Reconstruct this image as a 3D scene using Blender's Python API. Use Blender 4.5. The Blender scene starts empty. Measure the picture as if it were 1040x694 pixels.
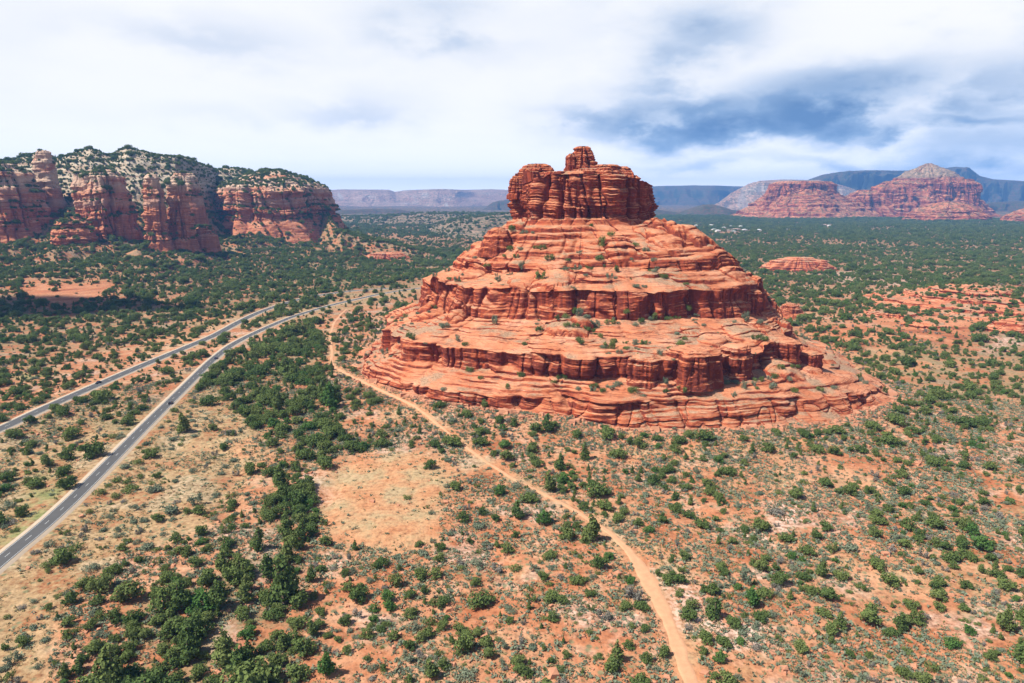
import bpy, math, random
import numpy as np
R = math.radians
random.seed(11)
rng = np.random.default_rng(11)
scene = bpy.context.scene
COL = scene.collection

# ------------------------------------------------------------------ camera
PITCH, FPX, CAMH = R(11.9), 700.0, 125.0
cam_d = bpy.data.cameras.new('camera'); cam = bpy.data.objects.new('camera', cam_d); COL.objects.link(cam)
cam.location = (0, 0, CAMH); cam.rotation_euler = (R(90) - PITCH, 0, 0)
cam_d.sensor_width = 36.0; cam_d.lens = 36.0 * FPX / 1040.0
cam_d.clip_start = 1.0; cam_d.clip_end = 90000.0
scene.camera = cam

# ------------------------------------------------------------------ sun and sky
SUN_AZ = math.atan2(-0.33, -0.944)      # direction towards the sun, in the ground plane
SUN_EL = R(53)
sx, sy, sz = math.cos(SUN_EL)*math.cos(SUN_AZ), math.cos(SUN_EL)*math.sin(SUN_AZ), math.sin(SUN_EL)
sun_d = bpy.data.lights.new('sun', 'SUN'); sun = bpy.data.objects.new('sun', sun_d); COL.objects.link(sun)
sun_d.energy = 5.0; sun_d.angle = R(0.53); sun_d.color = (1.0, 0.955, 0.88)
from mathutils import Vector
sun.rotation_euler = Vector((sx, sy, sz)).to_track_quat('Z', 'Y').to_euler()
sun.location = (-2500, 0, 3500)

scene.view_settings.view_transform = 'Standard'
scene.view_settings.look = 'None'
scene.view_settings.gamma = 1.0
scene.view_settings.use_curve_mapping = False
scene.view_settings.exposure = 0.82
cy = scene.cycles
cy.max_bounces = 5; cy.diffuse_bounces = 3; cy.glossy_bounces = 1; cy.transmission_bounces = 2
cy.transparent_max_bounces = 6; cy.volume_bounces = 0
cy.use_denoising = True
cy.sample_clamp_indirect = 6.0


class NT:
    """short-hand for building a node tree"""
    def __init__(self, tree):
        self.t = tree; self.t.nodes.clear()
    def n(self, typ, ins=None, **props):
        nd = self.t.nodes.new(typ)
        for k, v in props.items():
            setattr(nd, k, v)
        if ins:
            for k, v in ins.items():
                s = nd.inputs[k]
                if hasattr(v, 'is_output') or isinstance(v, bpy.types.NodeSocket):
                    self.t.links.new(v, s)
                else:
                    s.default_value = v
        return nd
    def math(self, op, a, b=0.0, clamp=False):
        return self.n('ShaderNodeMath', {0: a, 1: b}, operation=op, use_clamp=clamp).outputs[0]
    def ramp(self, fac, stops, interp='LINEAR'):
        nd = self.n('ShaderNodeValToRGB', {0: fac}); cr = nd.color_ramp; cr.interpolation = interp
        while len(cr.elements) < len(stops): cr.elements.new(0.5)
        for e, (p, c) in zip(cr.elements, stops):
            e.position = p; e.color = (c[0], c[1], c[2], 1) if not isinstance(c, (int, float)) else (c, c, c, 1)
        return nd.outputs[0]
    def step(self, v, a, b):
        return self.n('ShaderNodeMapRange', {0: v, 1: a, 2: b, 3: 0.0, 4: 1.0}, interpolation_type='SMOOTHSTEP').outputs[0]
    def mix(self, f, a, b, mode='MIX'):
        nd = self.n('ShaderNodeMix', data_type='RGBA', blend_type=mode)
        for k, v in ((0, f), (6, a), (7, b)):
            s = nd.inputs[k]
            if isinstance(v, bpy.types.NodeSocket): self.t.links.new(v, s)
            elif k == 0: s.default_value = v
            else: s.default_value = (*v, 1) if len(v) == 3 else v
        return nd.outputs[2]
    def noise(self, vec, scale, detail=4, rough=0.55, **kw):
        return self.n('ShaderNodeTexNoise', {'Vector': vec, 'Scale': scale, 'Detail': detail, 'Roughness': rough}, **kw).outputs[0]
    def mapping(self, vec, scale=(1, 1, 1), loc=(0, 0, 0)):
        return self.n('ShaderNodeMapping', {'Vector': vec, 'Scale': scale, 'Location': loc}).outputs[0]


def px_dir(px, py):
    """world direction of a photograph pixel (used for the sky's cloud banks and for surveying the place)"""
    a, b = (px-520)/FPX, (347-py)/FPX
    return a, math.cos(PITCH)+b*math.sin(PITCH), -math.sin(PITCH)+b*math.cos(PITCH)


def build_world():
    w = bpy.data.worlds.new('World'); scene.world = w; w.use_nodes = True
    N = NT(w.node_tree)
    sky = N.n('ShaderNodeTexSky', sky_type='NISHITA')
    sky.sun_disc = False; sky.sun_elevation = SUN_EL
    sky.sun_rotation = math.pi/2 - SUN_AZ
    sky.altitude = 1300; sky.air_density = 1.0; sky.dust_density = 0.8; sky.ozone_density = 1.2
    d = N.n('ShaderNodeTexCoord').outputs['Generated']
    sep = N.n('ShaderNodeSeparateXYZ', {0: d})
    X, Y, Z = sep.outputs
    zc = N.math('MAXIMUM', Z, 0.0)
    den = N.math('ADD', zc, 0.10)
    u = N.math('DIVIDE', X, den); v = N.math('DIVIDE', Y, den)
    p = N.n('ShaderNodeCombineXYZ', {0: u, 1: v, 2: zc}).outputs[0]
    big = N.noise(N.mapping(p, (0.55, 0.55, 2.0), (3.1, 1.7, 0)), 1.0, 7, 0.58, normalize=True)
    mid = N.noise(N.mapping(p, (1.5, 1.1, 8.0), (7.3, 0.2, 1)), 1.0, 8, 0.62, normalize=True)
    # a bank of dark rain cloud low over the mesas: an ellipse of directions, broken by noise
    az = N.math('ARCTAN2', X, Y); el = N.math('ARCSINE', Z)
    puf = N.noise(N.mapping(d, (7.5, 7.5, 17.0), (1.3, 5.2, 2)), 1.0, 9, 0.56)
    puf2 = N.noise(N.mapping(d, (3.2, 3.2, 8.0), (4.3, 2.2, 7)), 1.0, 8, 0.55)
    wob = N.math('MULTIPLY', N.math('SUBTRACT', puf, 0.5), 0.26)
    fr = puf
    def bank(px, py, wpx, hpx, tilt=0.0):
        dx, dy, dz = px_dir(px, py)
        a0, e0 = math.atan2(dx, dy), math.atan2(dz, math.hypot(dx, dy))
        da = N.math('DIVIDE', N.math('SUBTRACT', az, a0), wpx/FPX)
        e2 = N.math('ADD', N.math('SUBTRACT', el, e0), N.math('MULTIPLY', N.math('SUBTRACT', az, a0), tilt))
        de = N.math('DIVIDE', N.math('ADD', e2, N.math('MULTIPLY', wob, 0.45)), hpx/FPX)
        r = N.math('ADD', N.math('MULTIPLY', da, da), N.math('MULTIPLY', de, de))
        return N.math('POWER', 2.718, N.math('MULTIPLY', r, -1.0))
    dark = 0.0
    for i, (px, py, ww, hh, tl, g) in enumerate([(745, 120, 120, 20, 0.0, 0.95), (845, 102, 95, 26, -0.06, 1.05), (690, 62, 42, 30, 0.0, 0.45), (720, 30, 60, 26, 0.0, 0.35),
                                           (960, 82, 120, 16, -0.10, 0.42), (440, 22, 75, 28, 0.0, 0.34), (610, 118, 70, 12, 0, 0.4), (930, 128, 80, 9, 0, 0.5),
                                           (360, 112, 70, 15, 0.0, 0.24), (215, 35, 105, 20, 0.0, 0.22), (220, 122, 55, 12, 0.0, 0.17), (1010, 155, 90, 12, 0.0, 0.3), (780, 165, 120, 10, 0.0, 0.3)]):
        b = N.math('MULTIPLY', bank(px, py, ww, hh, tl), g)
        dark = b if i == 0 else N.math('MAXIMUM', dark, b)
    brk = N.math('ADD', 0.55, N.math('MULTIPLY', N.step(fr, 0.38, 0.58), 0.52))
    dark = N.math('MULTIPLY', dark, brk)
    soft = N.math('MULTIPLY', N.math('MULTIPLY', N.step(big, 0.48, 0.70), 0.12), N.math('ADD', 0.35, N.math('MULTIPLY', N.step(az, -0.1, 0.4), 0.65)))
    soft2 = N.math('MULTIPLY', N.step(puf2, 0.50, 0.66), 0.14)
    right = N.step(az, -0.05, 0.35)
    soft2 = N.math('MULTIPLY', soft2, N.math('ADD', 0.25, N.math('MULTIPLY', right, 1.6)))
    tot = N.math('ADD', N.math('ADD', dark, soft), soft2, clamp=True)
    ccol = N.ramp(tot, [(0.0, (0.97, 0.97, 0.98)), (0.14, (0.84, 0.87, 0.93)), (0.32, (0.58, 0.67, 0.82)), (0.60, (0.27, 0.40, 0.61)), (1.0, (0.13, 0.245, 0.46))])
    # cover: nearly closed low over the horizon, broken higher up
    cov = N.step(N.math('ADD', big, N.math('MULTIPLY', N.math('SUBTRACT', 0.45, zc), 1.1)), 0.46, 0.66)
    low = N.math('POWER', 2.718, N.math('MULTIPLY', N.math('MAXIMUM', el, 0.0), -1.0/R(2.6)))    # brightest along the horizon
    cloud_bg = N.n('ShaderNodeBackground', {'Color': ccol, 'Strength': N.math('ADD', 0.615, N.math('MULTIPLY', low, 0.55))})
    sky_bg = N.n('ShaderNodeBackground', {'Color': sky.outputs[0], 'Strength': 0.09})
    ms = N.n('ShaderNodeMixShader', {0: cov, 1: sky_bg.outputs[0], 2: cloud_bg.outputs[0]})
    N.n('ShaderNodeOutputWorld', {0: ms.outputs[0]})
    w.cycles.sampling_method = 'MANUAL'; w.cycles.sample_map_resolution = 512
build_world()

# ------------------------------------------------------------------ numeric helpers
_perm = np.random.default_rng(5).permutation(256).astype(np.int32); _perm = np.concatenate([_perm, _perm, _perm])
_grad = np.random.default_rng(6).normal(size=(256, 3)); _grad /= np.linalg.norm(_grad, axis=1)[:, None]
def pn(x, y, z=0.0):
    """gradient noise, about -0.7 .. 0.7"""
    x, y, z = np.broadcast_arrays(np.asarray(x, float), np.asarray(y, float), np.asarray(z, float))
    xi, yi, zi = np.floor(x).astype(np.int64), np.floor(y).astype(np.int64), np.floor(z).astype(np.int64)
    xf, yf, zf = x-xi, y-yi, z-zi
    f = lambda t: t*t*t*(t*(t*6-15)+10)
    u, v, w = f(xf), f(yf), f(zf)
    xi &= 255; yi &= 255; zi &= 255
    def g(i, j, k):
        h = _perm[_perm[_perm[(xi+i) & 255]+((yi+j) & 255)]+((zi+k) & 255)] & 255
        G = _grad[h]
        return G[..., 0]*(xf-i)+G[..., 1]*(yf-j)+G[..., 2]*(zf-k)
    l = lambda a, b, t: a+t*(b-a)
    return l(l(l(g(0,0,0), g(1,0,0), u), l(g(0,1,0), g(1,1,0), u), v), l(l(g(0,0,1), g(1,0,1), u), l(g(0,1,1), g(1,1,1), u), v), w)
def fbm(x, y, z=0.0, o=4, gain=0.5):
    s, a, f = 0.0, 1.0, 1.0
    for _ in range(o):
        s = s+a*pn(x*f, y*f, z*f+17.3*f); a *= gain; f *= 2.03
    return s
def ss(a, b, x):
    t = np.clip((np.asarray(x, float)-a)/(b-a), 0, 1); return t*t*(3-2*t)
def hash1(i):
    return np.modf(np.abs(np.sin(np.asarray(i, float)*127.1+11.7)*43758.5453))[0]

def pt_Y(px, py, Y):
    a, b, c = px_dir(px, py); k = Y/b
    return a*k, Y, CAMH+c*k
def zat(px, py, Y): return pt_Y(px, py, Y)[2]
def pt_z(px, py, z):
    a, b, c = px_dir(px, py); k = (z-CAMH)/c
    return a*k, b*k, z
def project(x, y, z):
    x, y, z = np.asarray(x, float), np.asarray(y, float), np.asarray(z, float)
    dz = z-CAMH
    dep = y*math.cos(PITCH)-dz*math.sin(PITCH)
    up = y*math.sin(PITCH)+dz*math.cos(PITCH)
    d = np.maximum(dep, 1e-3)
    return 520+FPX*x/d, 347-FPX*up/d, dep
def in_poly(px, py, poly):
    inside = np.zeros(np.shape(px), bool); n = len(poly)
    for i in range(n):
        x0, y0 = poly[i]; x1, y1 = poly[(i+1) % n]
        c = ((y0 > py) != (y1 > py)) & (px < (x1-x0)*(py-y0)/((y1-y0) if y1 != y0 else 1e-9)+x0)
        inside ^= c
    return inside
def seg_dist(x, y, pts):
    """distance to a polyline of (x, y)"""
    best = np.full(np.shape(x), 1e9)
    for (x0, y0), (x1, y1) in zip(pts[:-1], pts[1:]):
        dx, dy = x1-x0, y1-y0; L = dx*dx+dy*dy+1e-9
        t = np.clip(((x-x0)*dx+(y-y0)*dy)/L, 0, 1)
        best = np.minimum(best, np.hypot(x-x0-t*dx, y-y0-t*dy))
    return best

def mesh(name, V, F, mat, parent=None, smooth=False, attrs=None, kind=None):
    V = np.asarray(V, np.float32).reshape(-1, 3); F = np.asarray(F, np.int32); k = F.shape[1]
    me = bpy.data.meshes.new(name)
    me.vertices.add(len(V)); me.vertices.foreach_set('co', V.ravel())
    me.loops.add(F.size); me.loops.foreach_set('vertex_index', F.ravel())
    me.polygons.add(len(F)); me.polygons.foreach_set('loop_start', np.arange(0, F.size, k, dtype=np.int32))
    me.polygons.foreach_set('loop_total', np.full(len(F), k, np.int32))
    me.polygons.foreach_set('use_smooth', np.full(len(F), smooth, bool))
    me.update(calc_edges=True)
    for an, av in (attrs or {}).items():
        at = me.attributes.new(an, 'FLOAT', 'POINT'); at.data.foreach_set('value', np.asarray(av, np.float32).ravel())
    if mat: me.materials.append(mat)
    o = bpy.data.objects.new(name, me); COL.objects.link(o)
    if parent: o.parent = parent
    if kind: o['kind'] = kind
    return o
def grid_faces(nr, nc, wrap=False):
    i = np.arange(nr-1)[:, None]; j = np.arange(nc if wrap else nc-1)[None, :]
    j2 = (j+1) % nc
    return np.stack([i*nc+j+0*i, i*nc+j2+0*i, (i+1)*nc+j2, (i+1)*nc+j], -1).reshape(-1, 4)
def empty(name, loc=(0, 0, 0), rz=0.0):
    o = bpy.data.objects.new(name, None); COL.objects.link(o); o.location = loc; o.rotation_euler = (0, 0, rz); o.empty_display_size = 1
    return o
def tag(o, label=None, cat=None, group=None, kind=None):
    if label: o['label'] = label
    if cat: o['category'] = cat
    if group: o['group'] = group
    if kind: o['kind'] = kind
    return o

# ------------------------------------------------------------------ the survey: heights of the butte, ground and slopes
BX, BY = 56.0, 545.0
TH = lambda rows: tuple(np.array(c, float) for c in zip(*rows))
#            theta, radius, height   (theta 0 = +X, -90 = towards the camera)
LEVELS = [
    TH([(-175, 57, 131), (-150, 55, 135), (-125, 50, 140), (-95, 47, 141), (-60, 51, 139), (-35, 53, 135), (-15, 54, 132), (60, 50, 136), (130, 52, 136)]),
    TH([(-170, 61, 104), (-135, 56, 106), (-95, 50, 107), (-50, 53, 106), (-20, 55, 104), (60, 53, 104), (130, 56, 104)]),
    TH([(-170, 97, 79), (-140, 90, 84), (-95, 76, 88), (-60, 90, 89), (-38, 106, 93), (-20, 106, 80), (60, 95, 80), (130, 95, 80)]),
    TH([(-170, 103, 74), (-140, 98, 77), (-115, 92, 77), (-95, 88, 79), (-70, 96, 79), (-45, 117, 83), (-30, 120, 82), (-20, 115, 75), (60, 104, 74), (130, 104, 74)]),
    TH([(-170, 105, 69), (-140, 100, 71.5), (-115, 95, 75), (-95, 92, 77), (-70, 99, 77), (-45, 119, 76), (-30, 122, 75), (-20, 118, 69), (60, 107, 70), (130, 107, 70)]),
    TH([(-170, 127, 62), (-140, 127, 65), (-95, 118, 67), (-60, 131, 66), (-35, 137, 66), (-20, 133, 61), (60, 120, 62), (130, 120, 62)]),
    TH([(-170, 132, 40), (-140, 132, 46), (-95, 119, 50), (-60, 133, 49), (-35, 143, 46), (-20, 143, 43), (60, 126, 42), (130, 126, 42)]),
    TH([(-170, 155, 31), (-140, 171, 35), (-99, 173, 38), (-78, 188, 38), (-52, 171, 36), (-35, 160, 34), (-20, 152, 31), (60, 152, 30), (130, 152, 30)]),
    TH([(-170, 158, 12), (-140, 174, 23), (-94, 173, 26), (-82, 189, 26), (-69, 181, 26), (-56, 177, 26), (-47, 177, 25), (-20, 166, 19), (60, 160, 16), (130, 160, 16)]),
    TH([(-170, 165, 10), (-143, 183, 14), (-116, 191, 16), (-99, 187, 17), (-89, 198, 18), (-76, 197, 18), (-65, 204, 17), (-58, 211, 16), (-47, 219, 13), (-40, 221, 10), (-20, 195, 9), (60, 175, 10), (130, 172, 10)]),
    TH([(-170, 168, 4), (-143, 186, 8), (-116, 193, 10), (-99, 190, 9.5), (-89, 200, 6), (-72, 211, 6), (-65, 215, 6), (-59, 221, 6), (-47, 225, 6), (-40, 229, 5), (-20, 202, 4), (60, 180, 4), (130, 177, 4)]),
]
def lev(k, th):
    t, r, z = LEVELS[k]
    t = np.radians(t); P = 2*np.pi
    tt = np.concatenate([t-P, t, t+P]); 
    # smooth periodic interpolation
    def it(v):
        vv = np.concatenate([v, v, v])
        f = np.linspace(-np.pi, np.pi, 721); s = np.interp(f, tt, vv)[:-1]
        ker = np.hanning(19); ker /= ker.sum()
        s = np.convolve(np.concatenate([s[-20:], s, s[:20]]), ker, 'same')[20:-20]
        return np.interp(th, f, np.concatenate([s, s[:1]]))
    return it(r), it(z)

def from_px(pts): return [pt_z(a, b, 1.0)[:2] for a, b in pts]
ROAD_A = from_px([(-90, 655), (-38, 602), (11.5, 560.5), (30, 545.8), (46, 532.5), (60.4, 519.5), (78.3, 503), (108, 473), (129, 451.5), (152, 428.5), (171, 410), (185, 396.5), (199, 382.5), (209, 372.5), (220, 362.5), (236, 350), (262, 337), (283, 327.6), (296, 322), (321, 314), (343, 308), (364, 303.5), (390, 297.5), (425, 292), (470, 288), (540, 284)])
ROAD_B = from_px([(-110, 475), (-50, 453), (0, 435), (32, 419.5), (67, 404), (100, 390), (134, 375.5), (167, 362), (201, 348), (220, 340), (243, 326.5), (262, 317), (283, 309.6), (300, 304.5), (325, 299.5), (360, 295), (400, 292.5)])
TRAIL = from_px([(352, 313), (339, 326), (335, 343), (338, 360), (336, 373), (347, 382), (368, 396), (395, 411), (421, 422), (455, 446), (493, 470), (527, 489), (558, 504), (588, 520), (615, 536), (632, 550), (648, 570), (660, 590), (671, 610), (684, 641), (696, 675), (708, 700), (728, 745)])
TRAIL_W = [1.8, 2.0, 2.1, 2.1, 2.4, 2.6, 2.1, 1.9, 1.9, 1.9, 1.9, 1.9, 2.0, 2.2, 2.5, 3.2, 4.8, 5.8, 5.6, 4.6, 4.2, 4.2, 4.2]
def resample(pts, step, smooth=4, extra=None):
    pts = np.array(pts); w = None if extra is None else np.array(extra, float)
    for _ in range(smooth):     # Chaikin corner cutting
        q = [pts[0]]; qw = [w[0]] if w is not None else None
        for i in range(len(pts)-1):
            q += [pts[i]*.75+pts[i+1]*.25, pts[i]*.25+pts[i+1]*.75]
            if w is not None: qw += [w[i]*.75+w[i+1]*.25, w[i]*.25+w[i+1]*.75]
        q.append(pts[-1]); pts = np.array(q)
        if w is not None: w = np.array(qw+[w[-1]])
    L = np.concatenate([[0], np.cumsum(np.hypot(*np.diff(pts, axis=0).T))])
    s = np.arange(0, L[-1], step)
    out = np.stack([np.interp(s, L, pts[:, 0]), np.interp(s, L, pts[:, 1])], -1)
    return (out, s) if w is None else (out, s, np.interp(s, L, w))
RA, RA_s = resample(ROAD_A, 3.0); RB, RB_s = resample(ROAD_B, 3.0); TR, TR_s, TR_w = resample(TRAIL, 2.0, extra=TRAIL_W)
RAc, RBc, TRc = RA[::7], RB[::7], TR[::6]

def ground_z(x, y):
    x, y = np.asarray(x, float), np.asarray(y, float)
    d = np.hypot(x, y)
    z = 1.3*fbm(x/70, y/70, 3.1, 3)*ss(0, 250, d)+2.6*pn(x/260, y/260, 8.8)
    z = z+0.35*pn(x/14, y/14, 2.2)*ss(900, 500, d)
    far = ss(900, 2200, d)
    z = z+far*(9*fbm(x/700, y/700, 1.7, 3))
    # pale slickrock swells to the east
    for (cx, cyy, rx, ry, h) in ((505, 770, 190, 130, 5), (360, 640, 120, 90, 5), (640, 900, 150, 120, 8), (-560, 880, 90, 70, 9), (-680, 860, 80, 60, 6)):
        z = z+h*np.exp(-((x-cx)/rx)**2-((y-cyy)/ry)**2)
    # small dry washes
    w = np.abs(pn(x/95+5.3, y/95, 4.4)); z = z-1.2*ss(0.10, 0.0, w)*ss(900, 600, d)
    near_road = np.minimum(seg_dist(x, y, RAc), seg_dist(x, y, RBc))
    flat = 2.6*pn(x/260, y/260, 8.8)+0.6
    k = ss(26, 7, near_road)*ss(1500, 1100, d)
    z = z*(1-k)+flat*k
    # the apron of rubble round the butte
    rho = np.hypot(x-BX, y-BY); th = np.arctan2(y-BY, x-BX)
    r8, z8 = lev(10, th)
    dd = rho-r8
    ap = np.where(dd > 0, np.exp(-np.maximum(dd, 0)/38.0), 1.0)
    z = z*(1-0.75*ap)+(z8-0.3)*ap
    return z

# crest of the high slope to the west: photograph bearing, crest row, crest distance, foot distance
CREST = np.array([(-500, 158, 1500, 700), (-250, 152, 1500, 720), (-100, 158, 1500, 740), (0, 164, 1500, 760), (20, 163, 1500, 770), (47, 156, 1500, 785), (62, 163, 1500, 790), (97, 152, 1500, 820), (117, 159, 1500, 840),
                  (135, 151, 1500, 860), (150, 155, 1500, 880), (165, 158, 1510, 900), (182, 159, 1520, 915), (195, 161, 1580, 930), (210, 168, 1660, 960), (222, 173, 1760, 1000), (240, 171.5, 1800, 1040), (280, 178, 1800, 1120),
                  (308, 187, 1790, 1170), (322, 198, 1740, 1180), (332, 220, 1600, 1200), (345, 236, 1480, 1240), (372, 243, 1460, 1290), (410, 251, 1440, 1340), (450, 262, 1420, 1380), (490, 272, 1420, 1400), (700, 290, 1420, 1400)], float)
def hill_z(x, y, rough=True):
    x, y = np.asarray(x, float), np.asarray(y, float)
    q = 520+FPX*1.02*x/np.maximum(y, 1)
    yc = np.interp(q, CREST[:, 0], CREST[:, 2]); yf = np.interp(q, CREST[:, 0], CREST[:, 3])
    row = np.interp(q, CREST[:, 0], CREST[:, 1])
    b = (347-row)/FPX
    zc = CAMH+yc*(-math.sin(PITCH)+b*math.cos(PITCH))/(math.cos(PITCH)+b*math.sin(PITCH))
    t = (y-yf)/(yc-yf)
    up = 0.43*np.clip(t, 0, 1)**1.1+0.57*ss(0.60, 1.0, t)
    back = 1-0.10*np.clip(t-1, 0, 1)-0.9*ss(1.6, 2.9, t)
    h = zc*np.where(t < 1, up, back)
    if rough:
        k = ss(0.0, 0.4, t)*ss(5, 40, zc)
        gul = np.abs(fbm(x/150+3, y/260, 5.0, 3))
        h = h-k*11*ss(0.28, 0.0, gul)*ss(1.02, 0.75, t)+k*5*fbm(x/45, y/45, 1.0, 4)
        # horizontal beds
        m = ss(60, 120, h); f = h/13.0+0.6*pn(x/120, y/120, 9); fr = f-np.floor(f)
        h = h+m*4.2*(ss(0.15, 0.6, fr)-fr)
    return np.where((t > -0.02) & (zc > 1), h-2.0*ss(0.10, 0.0, t), -15.0)
def surf_z(x, y):
    return np.maximum(ground_z(x, y), hill_z(x, y))

def pick(px, py):
    """the ground point under a pixel of the photograph"""
    a, b, c = px_dir(px, py); z = 1.0
    if c > -0.004: c = -0.004
    for _ in range(8):
        k = (z-CAMH)/c; z = float(ground_z(a*k, b*k))
    k = (z-CAMH)/c
    return a*k, b*k, z

# ------------------------------------------------------------------ materials
def new_mat(name):
    m = bpy.data.materials.new(name); m.use_nodes = True
    return m, NT(m.node_tree)
def finish(N, col, rough=0.9, bump=None, bump_d=0.3, spec=0.15, bump_s=1.0):
    ins = {'Base Color': col, 'Roughness': rough, 'Specular IOR Level': spec}
    if bump is not None:
        ins['Normal'] = N.n('ShaderNodeBump', {'Height': bump, 'Distance': bump_d, 'Strength': bump_s}).outputs[0]
    b = N.n('ShaderNodeBsdfPrincipled', ins)
    N.n('ShaderNodeOutputMaterial', {0: b.outputs[0]})

def rock_material(name, red=(0.35, 0.066, 0.026), orange=(0.51, 0.165, 0.072), pale=(0.66, 0.36, 0.23), dark=(0.155, 0.036, 0.024), varnish_shade=0.88, scale=1.0, bands=None, dust=0.8, scrub=0.0, rubble=0.0):
    m, N = new_mat(name)
    g = N.n('ShaderNodeNewGeometry'); P = g.outputs['Position']; Nz = N.n('ShaderNodeSeparateXYZ', {0: g.outputs['True Normal']}).outputs[2]
    s = scale
    warp = N.noise(N.mapping(P, (0.02*s, 0.02*s, 0.05*s)), 1.0, 3)
    Pz = N.n('ShaderNodeSeparateXYZ', {0: P}).outputs[2]
    zz = N.math('ADD', Pz, N.math('MULTIPLY', warp, 6.0/s))
    Px_, Py_, _z = N.n('ShaderNodeSeparateXYZ', {0: P}).outputs
    Pl = N.n('ShaderNodeCombineXYZ', {0: N.math('MULTIPLY', N.n('ShaderNodeSeparateXYZ', {0: P}).outputs[0], 0.015*s), 1: N.math('MULTIPLY', N.n('ShaderNodeSeparateXYZ', {0: P}).outputs[1], 0.015*s), 2: N.math('MULTIPLY', zz, 0.42*s)}).outputs[0]
    lay = N.noise(Pl, 1.0, 5, 0.65)
    blot = N.noise(N.mapping(P, (0.06*s, 0.06*s, 0.10*s)), 1.0, 5, 0.6)
    col = N.ramp(lay, [(0.30, dark), (0.42, red), (0.52, orange), (0.60, red), (0.70, pale)])
    # desert-varnished streaks on steep faces, deepened to paint cliff shade into the colour
    st = N.noise(N.mapping(P, (0.35*s, 0.35*s, 0.018*s)), 1.0, 5, 0.6)
    steep = N.step(Nz, 0.66, 0.30)
    stv = N.math('MULTIPLY', N.math('MULTIPLY', N.step(st, 0.36, 0.54), steep), varnish_shade)
    facec = N.mix(N.math('MULTIPLY', steep, 0.80), col, red)
    facec = N.mix(stv, facec, dark)
    # weathered sand lies on the treads
    tread = N.math('MULTIPLY', N.step(Nz, 0.58, 0.86), dust)
    sand = N.ramp(blot, [(0.30, (0.50, 0.175, 0.080)), (0.50, (0.59, 0.250, 0.128)), (0.70, (0.64, 0.335, 0.195))])
    col = N.mix(tread, facec, sand)
    col = N.mix(N.math('MULTIPLY', N.math('MULTIPLY', N.step(blot, 0.55, 0.75), 0.30), N.math('SUBTRACT', 1.0, steep)), col, pale)
    # thin dark parting lines between the beds
    ln = N.noise(N.n('ShaderNodeCombineXYZ', {0: N.math('MULTIPLY', Px_, 0.02*s), 1: N.math('MULTIPLY', Py_, 0.02*s), 2: N.math('MULTIPLY', zz, 0.95*s)}).outputs[0], 1.0, 3, 0.6)
    ln = N.math('MULTIPLY', N.step(N.math('ABSOLUTE', N.math('SUBTRACT', ln, 0.5)), 0.030, 0.006), 0.55)
    col = N.mix(ln, col, dark)
    if rubble:
        rb = N.math('MULTIPLY', N.step(N.noise(N.mapping(P, (0.035, 0.035, 0.05), (7, 1, 3)), 1.0, 5, 0.65), 0.49, 0.60), N.step(Nz, 0.70, 0.90))
        sp = N.noise(P, 0.8, 4, 0.75)
        col = N.mix(N.math('MULTIPLY', rb, rubble), col, N.ramp(sp, [(0.32, (0.10, 0.10, 0.055)), (0.48, (0.30, 0.215, 0.135)), (0.65, (0.44, 0.315, 0.21))]))
    if bands:
        for z0, z1, soft, c, amt in bands:
            f = N.math('MULTIPLY', N.step(zz, z0-soft, z0+soft), N.step(zz, z1+soft, z1-soft))
            brk = N.step(N.noise(N.mapping(P, (0.04*s, 0.04*s, 0.10*s), (4, 2, 9)), 1.0, 4), 0.28, 0.52)
            col = N.mix(N.math('MULTIPLY', N.math('MULTIPLY', f, brk), amt), col, c)
    if scrub:
        sc = N.noise(N.mapping(P, (0.05, 0.05, 0.05)), 1.0, 6, 0.8)
        f = N.math('MULTIPLY', N.step(sc, 0.46, 0.55), N.math('MULTIPLY', N.step(Nz, 0.35, 0.75), scrub))
        col = N.mix(f, col, (0.05, 0.075, 0.035))
    fine = N.noise(N.mapping(P, (0.9*s, 0.9*s, 2.6*s)), 1.0, 5, 0.7)
    col = N.mix(0.55, col, N.ramp(fine, [(0.28, 0.25), (0.5, 0.75), (0.72, 1.0)]), 'MULTIPLY')
    finish(N, col, 0.95, N.math('ADD', fine, N.math('MULTIPLY', lay, 1.2)), 0.55/s, 0.08)
    return m

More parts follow.
